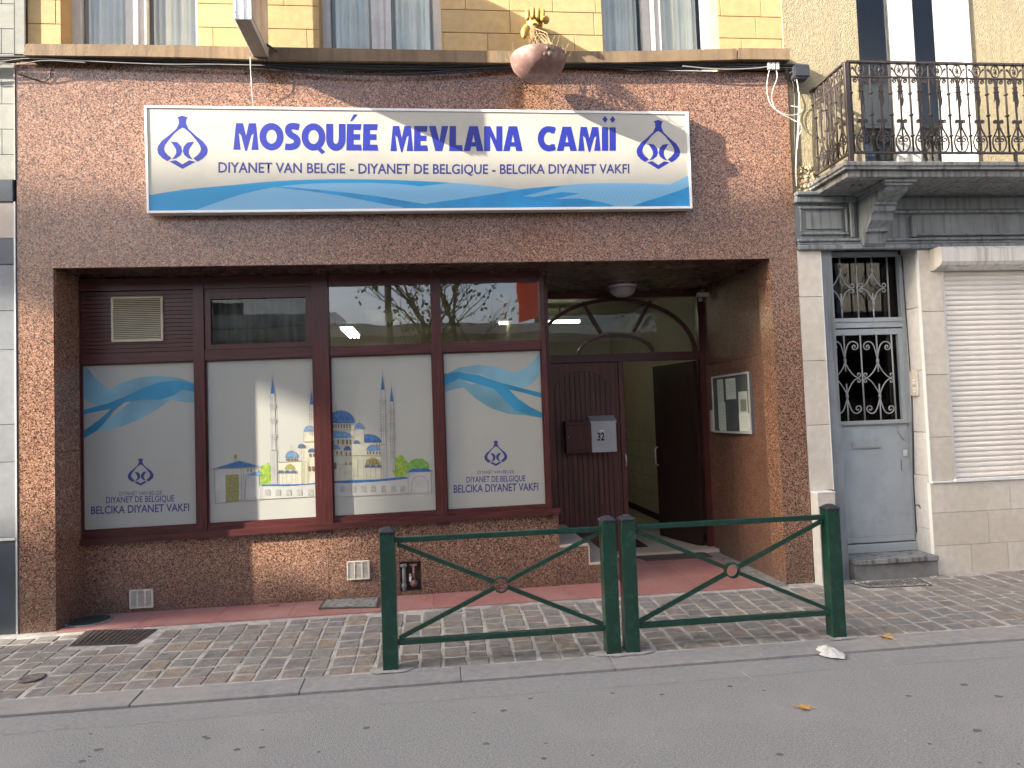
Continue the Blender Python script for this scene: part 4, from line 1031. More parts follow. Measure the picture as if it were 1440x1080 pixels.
jb = thing('junction_box', 'small dark grey rounded junction box at the corner of the ledge', 'junction box', P(1127, 100, -.07))
mb = MB(); n = 10; out = []
a, c_ = P(1116, 90, -.10), P(1139, 110, -.10)
for i in range(n*4+1):
    t = 2*math.pi*i/(n*4); out.append(((a.x+c_.x)/2+(c_.x-a.x)/2*max(-1, min(1, 1.25*math.cos(t))), 0, (a.z+c_.z)/2+(a.z-c_.z)/2*max(-1, min(1, 1.25*math.sin(t)))))
child('housing', MB().prism([(x, -.10, z) for x, _, z in out[:-1]], (0, .09, 0)), m_cap, jb)
child('lid', MB().prism([(a.x+.008, -.112, c_.z+.02), (c_.x-.008, -.112, c_.z+.02), (c_.x-.008, -.112, a.z-.012), (a.x+.008, -.112, a.z-.012)], (0, .011, 0)), m_cap, jb)
child('gland', MB().tube([(a.x-.02, -.06, (a.z+c_.z)/2), (a.x+.01, -.06, (a.z+c_.z)/2)], .014, 8), m_rubber, jb)
child('gland', MB().tube([(a.x+.03, -.06, c_.z-.02), (a.x+.03, -.06, c_.z+.01)], .012, 8), m_rubber, jb)

# ================================================================== FITTINGS ON THE FRONT
def vent(u0, u1, v0, v1, Y, name, label, n, cols, m, tilt=0):
    a, c = P(u0, v1, Y), P(u1, v0, Y); t = thing(name, label, 'vent', ((a.x+c.x)/2, Y, a.z))
    w = .018 if cols == 1 else .012
    f = MB().box(a.x, c.x, Y-.022, Y-.002, a.z, a.z+w, .002).box(a.x, c.x, Y-.022, Y-.002, c.z-w, c.z, .002).box(a.x, a.x+w, Y-.0218, Y-.0022, a.z+w, c.z-w).box(c.x-w, c.x, Y-.0218, Y-.0022, a.z+w, c.z-w)
    for k in range(1, cols): x = a.x+(c.x-a.x)*k/cols; f.box(x-.006, x+.006, Y-.0216, Y-.003, a.z+w, c.z-w)
    child('frame', f, m, t); child('duct', MB().box(a.x+w, c.x-w, Y-.0035, Y-.0025, a.z+w, c.z-w), m_dark, t)
    for k in range(n):
        z = a.z+w+(c.z-a.z-2*w)*(k+.5)/n; h = (c.z-a.z-2*w)/n*(.42 if cols == 1 else .30)
        child('louvre', MB().prism([(a.x+w, Y-.018, z-h), (a.x+w, Y-.006, z+h*.6), (a.x+w, Y-.004, z+h*.6+.002), (a.x+w, Y-.018, z-h+.004)], (c.x-a.x-2*w, 0, 0)), m, t)
    return t
vent(158, 229.5, 417, 481.5, YW-.012, 'ventilation_grille', 'large square cream louvred grille in the boarded top left bay of the shop window', 22, 1, m_ventc)
vent(183.5, 216, 827.5, 855.5, YP, 'ventilation_grille', 'small off white grille low on the granite plinth, far left', 12, 3, m_ventw)
vent(488.5, 519.5, 787.5, 815.5, YP, 'ventilation_grille', 'small off white grille low on the granite plinth, left of the first green post', 12, 3, m_ventw)

nt_ = thing('standpipe_niche', 'small dark plinth niche with grey pipe and brass valve, behind the first green post', 'niche', (nich[0], YP, 0))
x0, x1, z0, z1 = nich
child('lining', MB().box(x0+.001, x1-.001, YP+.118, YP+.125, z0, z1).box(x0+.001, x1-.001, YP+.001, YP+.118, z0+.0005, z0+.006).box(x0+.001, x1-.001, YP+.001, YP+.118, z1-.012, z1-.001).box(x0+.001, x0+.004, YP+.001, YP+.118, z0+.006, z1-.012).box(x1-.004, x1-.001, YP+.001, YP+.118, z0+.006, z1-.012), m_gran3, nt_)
px_, pz0, pz1 = P(568, 810, YP+.02).x, P(568, 824, YP).z, P(568, 796, YP).z
child('pipe', MB().tube([(px_, YP+.02, z0+.01), (px_, YP+.02, z0+.04), (px_, YP+.02, pz1)], [.022, .020, .017], 12).lathe((px_, YP+.02, z0+.05), [(.001, -.028), (.024, -.02), (.028, 0), (.024, .02), (.001, .028)], 12).box(px_-.03, px_+.028, YP-.005, YP+.045, pz1-.004, pz1+.018), m_slab, nt_)
vx = P(582, 815, YP+.03).x
child('valve', MB().lathe((vx, YP+.03, z0+.07), [(.001, -.04), (.03, -.03), (.036, 0), (.03, .03), (.001, .04)], 12, (0, 1, 0)).tube([(vx, YP+.03, z0+.07), (vx, YP+.03, z1-.05)], .012, 8).box(vx-.035, vx+.03, YP+.015, YP+.045, z1-.055, z1-.04), m_terra, nt_)
child('padlock', MB().box(vx-.042, vx-.018, YP-.002, YP+.015, z0+.09, z0+.135, .003).tube([(vx-.037, YP+.006, z0+.135), (vx-.037, YP+.006, z0+.16), (vx-.024, YP+.006, z0+.16), (vx-.024, YP+.006, z0+.135)], .003, 6), m_alu, nt_)

# mailboxes on the closed leaf
YM = 1.60
t = thing('mailbox', 'wine red wooden mailbox left of the grey one on the closed door leaf', 'mailbox', P(813, 638, YM))
a, c = P(796.5, 638, YM), P(832.5, 591, YM)
child('body', MB().box(a.x, c.x, YM, YD-.011, a.z, c.z, .004), m_frame, t)
child('flap', MB().box(a.x+.008, c.x-.008, YM-.008, YM-.001, c.z-.05, c.z-.008, .002), m_frame, t)
child('door', MB().box(a.x+.008, c.x-.008, YM-.007, YM-.001, a.z+.03, c.z-.056, .002), m_frame, t)
child('lock', MB().lathe((a.x+.03, YM-.009, (a.z+c.z)/2), [(.001, -.003), (.006, -.002), (.006, .003)], 8, (0, 1, 0)), m_alu, t)
YM2 = 1.585
t = thing('mailbox', 'pale grey metal mailbox numbered 32 on the closed door leaf', 'mailbox', P(849, 636, YM2))
a, c = P(832.8, 636.5, YM2), P(866, 593, YM2)
child('body', MB().box(a.x, c.x, YM2, YD-.011, a.z, c.z, .003), m_silver, t)
child('lid', MB().prism([(a.x-.008, YM2-.012, c.z-.004), (a.x-.008, YM2-.012, c.z+.012), (a.x-.008, YD-.011, c.z+.075), (a.x-.008, YD-.011, c.z-.004)], (c.x-a.x+.014, 0, 0)), m_silver, t)
child('name_slot', MB().poly([(843, 605), (850, 604.5), (850, 606.5), (843, 607)], YM2-.003, .002), m_trim, t)
o = text('32', ((840, 609), (850, 608.5), (840, 619.5), (850, 619)), YM2-.0015, m_black, t, .03); o.location = -t.location

# ceiling lamp, camera, notice board, intercom
t = thing('ceiling_lamp', 'unlit round opal lamp under the granite soffit of the entrance', 'lamp', (2.04, 1.22, ZT))
cpt = (2.045, 1.22, ZT-.002)
child('base', MB().lathe(cpt, [(.001, 0), (.150, 0), (.150, -.022), (.135, -.03)], 28), m_alu, t)
child('globe', MB().lathe(cpt, [(.135, -.03), (.140, -.05), (.125, -.085), (.095, -.112), (.05, -.128), (.001, -.132)], 28), m_globe, t)
pc_ = P(986, 408, 1.60)
t = thing('security_camera', 'small grey security camera in the upper right corner of the entrance', 'camera', (pc_.x, 1.6, ZT))
child('bracket', MB().tube([(pc_.x+.03, 1.63, ZT), (pc_.x+.03, 1.62, ZT-.05), (pc_.x, 1.60, ZT-.06)], .010, 8).lathe((pc_.x+.03, 1.63, ZT), [(.001, 0), (.03, 0), (.03, -.012), (.001, -.012)], 12), m_ventw, t)
child('housing', MB().box(pc_.x-.075, pc_.x+.06, 1.50, 1.57, ZT-.095, ZT-.045, .008), m_ventw, t)
child('lens', MB().lathe((pc_.x-.045, 1.52, ZT-.125), [(.001, -.03), (.022, -.026), (.026, 0), (.022, .026), (.001, .03)], 12), m_silver, t)
XBD = XJ-.03
def bq(y, z, x=XBD): return (x, y, z)
nb = thing('notice_board', 'glazed notice board with pinned papers on the right granite reveal', 'notice board', (XBD, .95, 1.36))
y0b, y1b, z0b, z1b = .50, 1.45, 1.352, 1.972
child('back', MB().box(XBD, XJ-.001, y0b, y1b, z0b, z1b), m_cork, nb)
fb = MB()
for (ya, yb, za, zb_) in ((y0b, y0b+.016, z0b, z1b), (y1b-.016, y1b, z0b, z1b), (y0b+.016, y1b-.016, z0b, z0b+.02), (y0b+.016, y1b-.016, z1b-.02, z1b)): fb.box(XBD-.014, XBD-.001, ya, yb, za, zb_)
child('frame', fb, m_alu, nb)
pk = 0
for (u0_, u1_, va, vb, tone) in ((1008, 1020, 534, 603, .72), (1020, 1035.5, 533, 561, .82), (1010.5, 1022, 566, 606, .78), (1038, 1052.5, 551, 582, .7), (1039, 1055, 581, 607, .82)):
    p0 = PX(u0_, va, XBD-.003-.001*pk); p1 = PX(u1_, vb, XBD-.003); pk += 1
    nm = MB().box(XBD-.003-.0008*pk, XBD-.0025-.0008*pk, min(p0.y, p1.y), max(p0.y, p1.y), min(p0.z, p1.z), max(p0.z, p1.z))
    child('notice', nm, mat('notice_paper', (tone, tone, tone*.98), .8, var=.04, scale=5), nb)
    ya, yb, za, zb_ = min(p0.y, p1.y), max(p0.y, p1.y), min(p0.z, p1.z), max(p0.z, p1.z)
    lm = MB(); nl = 6
    for k in range(nl):
        zz = zb_-(zb_-za)*(.2+.11*k); lm.box(XBD-.0036-.0008*pk, XBD-.0031-.0008*pk, ya+(yb-ya)*.12, yb-(yb-ya)*random.uniform(.1, .35), zz-.0025, zz)
    if pk == 4: lm.box(XBD-.0036-.0008*pk, XBD-.0031-.0008*pk, ya+(yb-ya)*.15, yb-(yb-ya)*.2, za+(zb_-za)*.12, zb_-(zb_-za)*.35)
    child('print_line', lm, m_grey, nb)
child('glazing', MB().box(XBD-.012, XBD-.010, y0b+.024, y1b-.024, z0b+.019, z1b-.019), glass('board_glass', ior=1.15), nb)
t = thing('intercom', 'narrow grey intercom beside the notice board', 'intercom', (XJ, 1.62, 1.36))
child('plate', MB().box(XJ-.02, XJ-.001, 1.52, 1.60, 1.36, 1.60, .003), m_ventw, t)
for za_, zb_ in ((1.40, 1.415), (1.44, 1.455), (1.50, 1.57)): child('button', MB().box(XJ-.025, XJ-.021, 1.54, 1.58, za_, zb_), m_silver, t)
t = thing('door_mat', 'worn grey brown door mat on the red floor before the threshold', 'mat', (2.5, 1.3, .012))
child('pile', MB().prism([(2.20, 1.28, .0125), (2.93, 1.28, .0125), (2.93, 1.535, .0125), (2.13, 1.535, .0125)], (0, 0, .010)), mat('mat_fibre', (.075, .065, .052), .95, var=.3, scale=60, bump=.6, bscale=200), t)
t = thing('door_mat', 'small dark mat inside the hall behind the threshold', 'mat', (2.2, 2.2, .03))
child('pile', MB().box(1.85, 2.42, 1.98, 2.5, .0285, .040), mat('mat_dark', (.035, .028, .022), .95), t)

# covers in the paving
def cover(name, label, px, m, a=.0, lift=.006):
    pts = [G(u, v) for u, v in px]; c = sum(pts, Vector())/4
    t = thing(name, label, 'cover', c)
    child('frame', MB().prism([p+Vector((0, 0, lift-.012)) for p in pts], (0, 0, .012)), m_castiron, t)
    ins = [c+(p-c)*.9+Vector((0, 0, lift+.0005)) for p in pts]
    child('plate', MB().prism(ins, (0, 0, .004)), m, t); return t, ins, c
t, ins, c = cover('manhole_cover', 'rectangular rust brown cast iron cover in the setts, left', [(97, 909.5), (122, 887), (222, 885.5), (192, 906)], m_castiron)
ribs = MB()
for k in range(1, 12):
    a = ins[0].lerp(ins[3], k/12); b2 = ins[1].lerp(ins[2], k/12); ribs.tube([a+Vector((0, 0, .006)), b2+Vector((0, 0, .006))], .004, 4)
child('rib', ribs, m_castiron, t)
t, ins, c = cover('manhole_cover', 'grey oblong ribbed cover below the grey door step', [(1195, 821), (1222, 827.5), (1312, 824), (1290, 813)], m_slab)
ribs = MB()
for k in range(1, 16):
    a = ins[0].lerp(ins[3], k/16); b2 = ins[1].lerp(ins[2], k/16); ribs.tube([a.lerp(b2, .15)+Vector((0, 0, .006)), a.lerp(b2, .8)+Vector((0, 0, .006))], .005, 4)
child('rib', ribs, m_castiron, t)
cc = P(125, 872, 0); cc = G(125, 873, .014, 0)
t = thing('manhole_cover', 'dark green round cover in the red floor at the left pilaster', 'cover', cc)
child('ring', MB().lathe(cc, [(.185, .0), (.185, .006), (.165, .007)], 30), m_slab, t); child('plate', MB().lathe(cc, [(.166, .002), (.001, .003)], 30), mat('green_cover', (.035, .045, .038), .5, var=.3, scale=20), t)
cc = G(45, 955)
t = thing('valve_cover', 'small round iron valve cover among the setts at the lower left', 'cover', cc)
child('ring', MB().lathe(cc+Vector((0, 0, .008)), [(.075, -.01), (.085, .002), (.07, .006), (.06, .002), (.001, .002)], 22), mat('worn_cover', (.12, .112, .10), .8, var=.4, scale=40, bump=.6), t)
t, ins, c = cover('stone_slab', 'loose cracked grey slab in the red floor under the plinth', [(448, 858), (456, 846), (536, 842.5), (533, 856.5)], m_slab, lift=.018)

# ================================================================== BARRIERS
def barrier(pl, pr_, label, ringpx):
    YR = -1.28; xl = P(*pl, YR).x; xr = P(*pr_, YR).x; z0 = YR*SL
    t = thing('street_barrier', label, 'barrier', ((xl+xr)/2, YR, z0), 'green barriers along the kerb')
    zt = .885; hw = .051
    for x in (xl, xr):
        p = child('post', MB().box(x-hw, x+hw, YR-.05, YR+.05, z0-.05, zt-.028, .004), m_green, t)
        cp = MB(); c = Vector((x, YR, zt-.028)); w = .060
        vs = []
        for h, k in ((0, w), (.010, w), (.022, w*.72), (.034, w*.38), (.038, .0)):
            if k == 0: vs.append((c.x, c.y, c.z+h))
            else:
                n = 16; 
                for i in range(n):
                    an = 2*math.pi*(i+.5)/n; cx_ = math.cos(an); sx_ = math.sin(an); s = 1/max(abs(cx_), abs(sx_)); s = s*(1 if h < .011 else .94)
                    s = min(s, 1.33); vs.append((c.x+cx_*s*k, c.y+sx_*s*k, c.z+h))
        fs = []
        for r in range(3):
            for i in range(16): fs.append((r*16+i, r*16+(i+1) % 16, (r+1)*16+(i+1) % 16, (r+1)*16+i))
        for i in range(16): fs.append((48+i, 48+(i+1) % 16, 64))
        fs.append(tuple(range(16))[::-1]); cp.add(vs, fs)
        cap = obj('cap', cp, m_cap, p)
    a, b2 = xl+hw+.001, xr-hw-.001
    zr0, zr1 = zt-.085, z0+.175
    child('top_rail', MB().box(a, b2, YR-.02, YR+.02, zr0-.018, zr0+.018, .003), m_green, t)
    child('bottom_rail', MB().box(a, b2, YR-.02, YR+.02, zr1-.018, zr1+.018, .003), m_green, t)
    cx_, cz_ = (a+b2)/2, (zr0+zr1)/2; R_ = .055
    for sx, sz, ze in ((-1, 1, zr0-.022), (1, 1, zr0-.022), (-1, -1, zr1+.022), (1, -1, zr1+.022)):
        e = Vector((a if sx < 0 else b2, YR, ze)); d_ = (e-Vector((cx_, YR, cz_))).normalized(); s_ = Vector((cx_, YR, cz_))+d_*R_
        e = e-d_*.012
        n_ = Vector((d_.z, 0, -d_.x))*.014
        child('brace', MB().prism([s_+n_+Vector((0, -.012, 0)), e+n_+Vector((0, -.012, 0)), e-n_+Vector((0, -.012, 0)), s_-n_+Vector((0, -.012, 0))], (0, .024, 0)), m_green, t)
    rg = MB(); n = 28
    prof = [(R_, -.022), (R_, .022), (R_-.007, .022), (R_-.007, -.022), (R_, -.022)]
    child('ring', rg.lathe((cx_, YR, cz_), prof, n, (0, 1, 0), False), m_green, t)
barrier((547.5, 850), (858.5, 850), 'left one of two green steel barriers, standing before the shop window', None)
barrier((885.5, 850), (1174, 850), 'right one of two green steel barriers, standing before the entrance', None)
# cement collars
for u, v, k in ((549, 946, 1), (872, 922, 1.7), (1181, 899, .9)):
    c = G(u, v-4); mb = MB(); n = 18; rnd = random.Random(int(u)); vs = [c+Vector((0, 0, .014))]
    for i in range(n):
        a = 2*math.pi*i/n; vs.append(c+Vector((math.cos(a)*.15*k*rnd.uniform(.8, 1.15), math.sin(a)*.085*rnd.uniform(.8, 1.2), .0045)))
    obj('mortar_patch', mb.add(vs, [(0, 1+i, 1+(i+1) % n) for i in range(n)], True), mat('fresh_mortar', (.30, .295, .28), .9, var=.15, scale=20), pav)

# ================================================================== HOUSE ON THE RIGHT
R = thing('cream_house', 'cream roughcast house with iron balcony, grey door and roller shutter, right of the mosque', 'building')
RX0, RX1 = XR+.006, 12.5
xd0, xd1 = P(1156, 361, .25).x-.01, P(1290, 350, 0).x
xs0 = P(1320, 380, 0).x
zF0, zF1 = 3.065, 3.60
wxa, wxb = P(1206, 40, .04).x, P(1362, 40, .04).x
mb = MB(); mb.box(RX0, wxa, .04, .5, zF1+.001, 9.3); mb.box(wxb, RX1, .04, .5, zF1+.001, 9.3); mb.box(wxa, wxb, .04, .5, 6.0, 9.3)
obj('wall', mb, m_stucco, R)
mb = MB(); mb.box(RX0, RX1, .5, .6, 0, 9.3) if False else None
mb.box(RX0, xd0-.02, .035, 1.2, 0, zF1); mb.box(xd1+.035, RX1, .05, 1.2, 0, zF1-.0); mb.box(xd0-.02, xd1+.035, .5, 1.2, 0, zF1)
mb.box(RX0, RX1, 1.2, 7.8, 0, .2); mb.box(RX1-.3, RX1, .6, 7.8, 0, 9.3); mb.box(RX0, RX1, 7.8, 8, 0, 9.3)
obj('wall_core', mb, m_fascia, R)
obj('roof', MB().box(RX0, RX1, -.15, 8, 9.3, 9.6), m_slate, R)
# broken render below the balcony
mb = MB(); rnd = random.Random(3)
for k in range(60):
    x = RX0+rnd.uniform(.01, .24); z = rnd.uniform(3.62, 3.86); s = rnd.uniform(.012, .035)
    mb.lathe((x, .04, z), [(.001, -.018*rnd.random()-.006), (s*.6, -.008), (s, .004)], 5, (0, 1, 0), False)
obj('broken_render', mb, mat('broken_plaster', (.30, .24, .15), .95, var=.5, scale=30, bump=.8), R)
# tiles of the left pilaster
zt_ = [P(1140, v, 0).z for v in (823, 776, 688)]
vz = [3.06, P(1135, 417.5, 0).z, P(1137, 507.5, 0).z, P(1141, 598, 0).z, P(1145, 690, 0).z]
xp1 = P(1154, 360, 0).x
for a, c in zip(vz[1:], vz[:-1]): obj('wall_tile', MB().box(RX0, xp1-.004, 0, .034, a+.002, c-.002, .002), m_tile, R)
obj('edge_trim', MB().box(xp1-.003, xp1+.004, -.002, .034, vz[-1], 3.06), m_trim, R)
yb = -.13; xbp0, xbp1 = P(1153.5, 760, yb).x, P(1176, 760, yb).x+.012; zb_ = vz[-1]; xbp0 = RX0+.005
obj('wall_tile', MB().box(xbp0, xbp1, yb, .0, .30, zb_-.012, .003), m_tile, R)
obj('wall_tile', MB().box(xbp0, xbp1, yb, .0, -.02, .297, .003), m_tile, R)
obj('edge_trim', MB().box(xbp0-.004, xbp1+.004, yb-.004, .03, zb_-.0115, zb_, .002), m_trim, R)
obj('edge_trim', MB().box(xbp0-.004, xbp0-.0005, yb-.002, .0, -.02, zb_-.012), m_tilesh, R)
# painted fascia over the ground floor
fa = MB().box(RX0, RX1, .012, .034, zF0, zF1)
fas = obj('fascia', fa, m_fascia, R)
def mould(x0, x1, z0, z1, d, nm='moulding'): obj(nm, MB().box(x0, x1, -d, .011, z0, z1, min(.008, (z1-z0)*.3)), m_fascia, fas)
mould(RX0, RX1, zF0-.012, zF0+.035, .045); mould(RX0, RX1, zF0+.037, zF0+.065, .02); mould(RX0, RX1, zF0+.067, zF0+.095, .032)
mould(RX0, 3.99, 3.50, 3.56, .035); mould(RX0, 3.99, 3.562, 3.60, .06)
for (x0, x1) in ((3.43, 3.90),):
    for (a, c, d, e) in ((x0, x1, 3.445, 3.47), (x0, x1, 3.20, 3.225), (x0, x0+.022, 3.226, 3.444), (x1-.022, x1, 3.226, 3.444)): obj('panel_moulding', MB().box(a, c, -.014, .011, d, e, .005), m_fascia, fas)
    obj('raised_panel', MB().box(x0+.06, x1-.06, -.004, .011, 3.255, 3.415, .003), m_fascia, fas)
for x in (3.935,): obj('pilaster_strip', MB().box(x-.02, x+.02, -.03, .011, 3.165, 3.50, .008), m_fascia, fas)
mould(4.23, RX1, 3.395, 3.425, .03); mould(4.23, RX1, 3.43, 3.55, .012)
xx = P(1286, 320, -.03).x; obj('pilaster_strip', MB().box(xx-.02, xx+.022, -.03, .011, 3.168, 3.37, .004), m_fascia, fas)
mould(xx+.023, RX1, 3.18, 3.20, .02)
# balcony
bal = obj('balcony_slab', MB().box(3.545, 8.6, -.575, .039, 3.655, 3.695, .008).box(3.56, 8.6, -.56, .039, 3.632, 3.6545).box(3.60, 8.6, -.525, .039, 3.572, 3.6315, .006), m_slab, R)
prof = [(.011, 3.075), (-.05, 3.075), (-.075, 3.10), (-.085, 3.15), (-.09, 3.19), (-.125, 3.20), (-.13, 3.225), (-.15, 3.25), (-.19, 3.285), (-.205, 3.33), (-.215, 3.345), (-.245, 3.355), (-.25, 3.385), (-.245, 3.40), (-.27, 3.41), (-.275, 3.43), (-.31, 3.445), (-.37, 3.465), (-.42, 3.49), (-.44, 3.52), (.011, 3.52)]
for xc in (4.115, 7.6):
    cbm = MB().prism([(xc-.105, y, z) for y, z in prof], (.21, 0, 0))
    cb_ = obj('corbel', cbm, m_fascia, R)
    obj('corbel_cap', MB().box(xc-.13, xc+.13, -.47, .0105, 3.521, 3.542, .003).box(xc-.15, xc+.15, -.49, .0105, 3.5425, 3.5715, .004), m_fascia, cb_)
    obj('corbel_face', MB().prism([(xc-.11, y*.72-.01, 3.09+(z-3.075)*.86+.02) for y, z in prof], (.004, 0, 0)), m_fascia, cb_)
for u, v in ((1198, 262), (1206, 258)): 
    p = P(u, v, -.3); obj('vent_hole', MB().lathe((3.78 if u < 1200 else 3.86, -.3, 3.5715), [(.02, 0), (.02, -.001), (.001, -.001)], 10), m_dark, bal)
# wrought iron railing
YR_ = -.535; zr0, zr1, zrm = P(1240, 214.5, YR_).z, P(1240, 88.5, YR_).z, P(1240, 108.5, YR_).z
def spiral(cx, cz, r, a0, turns, dirn=1, n=14): return [(cx+r*(1-.72*i/n)*math.cos(a0+dirn*2*math.pi*turns*i/n), cz+r*(1-.72*i/n)*math.sin(a0+dirn*2*math.pi*turns*i/n)) for i in range(n+1)]
def motif():
    mb = MB(); w = .0062; H0, H1, HM = 0, zr1-zr0, zrm-zr0
    def tb(pts, r=w): mb.tube([(x, 0, z) for x, z in pts], r*1.3, 4, False)
    def both(pts, r=w): tb(pts, r); tb([(-x, z) for x, z in pts], r)
    hm = (HM+H1)/2; hh = (H1-HM)/2
    ringp = [(.040*math.cos(2*math.pi*i/16), hm+hh*.86*math.sin(2*math.pi*i/16)) for i in range(17)]; tb(ringp, .0048)
    mb.lathe((0, 0, hm), [(.001, -.01), (.013, -.006), (.013, .006), (.001, .01)], 8, (0, 1, 0)); tb([(0, HM), (0, H1)], .003)
    for a in (45, 135): tb([(.024*math.cos(rad(a)), hm+.034*math.sin(rad(a))), (-.024*math.cos(rad(a)), hm-.034*math.sin(rad(a)))], .003)
    both([(.038, hm-.02), (.056, hm+.004), (.066, hm+.022)]+spiral(.062, hm+.014, .012, 1.2, .9, -1, 6), .004)
    # c-scrolls under the middle rail
    both([(.008, HM-.13), (.010, HM-.05), (.022, HM-.012), (.042, HM-.008)]+spiral(.048, HM-.030, .021, 1.6, 1.25, -1), .0048)
    both([(.012, HM-.06), (.017, HM-.15), (.018, HM-.19), (.026, HM-.205)], .004)
    tb([(0, 0.02), (0, HM)], .0065)
    mb.box(-.021, .021, -.008, .008, HM-.085, HM-.077); mb.box(-.023, .023, -.009, .009, HM-.128, HM-.118)
    zl = .40*H1+.10; mb.prism([(0, -.006, zl-.03), (.018, -.006, zl+.01), (.026, -.006, zl+.045), (.020, -.006, zl+.085), (.008, -.006, zl+.06), (-.004, -.006, zl+.02)], (0, .012, 0))
    # lyre with inner scrolls at the foot
    zc = .155
    both([(0, 0.006), (.03, .012), (.056, .045), (.066, .09), (.058, .135), (.03, .185), (.012, .225), (.009, .26)], .0052)
    both([(.009, .26), (.014, .29), (.028, .292)]+spiral(.030, .278, .016, 1.5, 1.2, -1, 10), .005)
    both([(.058, .135), (.045, .150), (.02, .150)]+spiral(.026, .118, .026, 1.8, 1.2, 1, 12), .0046)
    mb.lathe((0, 0, .085), [(.001, -.022), (.013, -.012), (.009, .012), (.001, .02)], 6); mb.lathe((0, 0, .235), [(.001, -.03), (.016, 0), (.001, .03)], 6)
    return mb.mesh('ornament')
mot = motif(); mot.materials.append(m_iron)
def baluster():
    mb = MB(); H1 = zr1-zr0; mb.tube([(0, 0, 0), (0, 0, H1)], .0085, 6)
    for f in (.19, .42, .86*0+.66): mb.lathe((0, 0, H1*f), [(.007, -.014), (.015, -.006), (.020, 0), (.015, .006), (.007, .014)], 8)
    return mb.mesh('baluster')
blm = baluster(); blm.materials.append(m_iron)
rail = MB()
x_end = 8.4
rail.box(3.635, x_end, YR_-.016, YR_+.016, zr1-.004, zr1+.012).box(3.64, x_end, YR_-.008, YR_+.008, zrm-.006, zrm+.006).box(3.64, x_end, YR_-.010, YR_+.010, zr0-.010, zr0+.006)
rail.box(3.619, 3.651, YR_+.0161, .04, zr1-.004, zr1+.012).box(3.627, 3.643, YR_+.008, .04, zrm-.006, zrm+.006).box(3.625, 3.645, YR_+.010, .04, zr0-.010, zr0+.006)
railing = obj('balcony_railing', rail, m_iron, R)
obj('corner_post', MB().box(3.612, 3.657, YR_-.0165, YR_+.016, 3.696, zr1-.0045, .004), m_iron, railing)
pitch_ = (P(1420, 120, YR_).x-P(1203, 120, YR_).x)/8.0
x = P(1198, 150, YR_).x; k = 0
while x+pitch_ < x_end and k < 26:
    obj('baluster', blm, None, railing, (x, YR_, zr0)); o = obj('ornament', mot, None, railing, (x+pitch_/2, YR_, zr0)); x += pitch_; k += 1
for j in range(3):
    y = YR_+.05+j*.165; o = obj('ornament', mot, None, railing, (3.635, y+.055, zr0)); o.rotation_euler.z = rad(90)
    obj('baluster', blm, None, railing, (3.635, y+.14, zr0))
for xx_ in (P(1428, 220, YR_).x, 6.9): obj('foot', MB().box(xx_-.012, xx_+.012, YR_-.01, YR_+.01, 3.696, zr0-.011), m_iron, railing)
# balcony door
YG = .17
wd = MB(); z0_, z1_ = 3.70, 6.0
gl = [(wxa, P(1250, 40, YG).x), (P(1282, 40, YG).x, P(1319, 40, YG).x)]
wd.box(wxa, wxa+.02, YG, YG+.07, z0_, z1_)
wd.box(gl[0][1], gl[0][1]+.075, YG-.012, YG+.06, z0_, z1_); wd.box(gl[0][1]+.077, gl[1][0], YG-.025, YG+.06, z0_, z1_)
wd.box(gl[1][1], gl[1][1]+.07, YG-.01, YG+.06, z0_, z1_); wd.box(gl[1][1]+.072, wxb, YG-.035, YG+.06, z0_, z1_)
for a, c in gl: wd.box(a+.02 if a == wxa else a, c, YG, YG+.05, z0_, z0_+.25); wd.box(a+.02 if a == wxa else a, c, YG, YG+.05, z1_-.1, z1_)
bd = obj('balcony_door', wd, m_white, R)
for a, c in gl: obj('pane', MB().box(a, c, YG+.02, YG+.026, z0_+.249, z1_-.099), m_glassu, bd)
obj('jamb', MB().box(wxb-.012, wxb, .02, YG+.06, z0_-.05, z1_), m_white, bd)
obj('door_sill', MB().box(wxa, wxb, .01, YG+.07, 3.66, 3.699), m_slab, bd)
p0, p1 = P(1263, 67, .8), P(1320, 120, .8)
obj('picture_frame', MB().box(4.62, 5.28, .80, .83, 4.55, 5.02).box(4.66, 5.24, .79, .799, 4.59, 4.98), m_marble, bd)
obj('red_cloth', MB().box(5.15, 5.34, .9, .93, 4.30, 4.43), mat('red_cloth', (.45, .06, .06), .8), bd)
obj('blue_cloth', MB().box(4.62, 4.82, .9, .93, 4.28, 4.42), mat('pale_blue_cloth', (.35, .42, .55), .8), bd)
obj('room_wall', MB().box(RX0, RX1, 1.3, 1.35, 3.6, 6.3), m_opp, R)

# pillar, jamb, shutter and tiled base
zz = [3.06, 2.30, 1.74, 1.19, 1.00]
zj_ = [3.06]+[P(1290, v, 0).z for v in (440, 560, 600)]
zj_ = [3.055, P(1305, 438, 0).z, P(1308, 497+30, 0).z, P(1312, 615, 0).z, P(1308, 677, 0).z]
for a, c in zip(zj_[1:], zj_[:-1]):
    obj('wall_tile', MB().box(xd1+.006, xs0+.03, 0, .034, a+.002, c-.002, .002), m_tile, R)
    obj('reveal_tile', MB().box(xd1, xd1+.034, .0355, .30, a+.0515, c+.045, .002), m_tilesh, R)
obj('edge_trim', MB().box(xd1-.002, xd1+.0055, -.004, .034, zj_[-1]+.0, 3.055), m_trim, R)
zbm = zj_[-1]
obj('reveal_tile', MB().box(xd1-.02, xd1+.034, .0355, .30, .42, zbm+.048, .002), m_tilesh, R)
obj('reveal_tile', MB().box(xd1-.02, xd1+.034, .0355, .30, .0, .417, .002), m_tilesh, R)
obj('edge_trim', MB().box(xd1-.004, xs0+.02, -.018, .034, zbm-.018, zbm-.001, .002), m_trim, R)
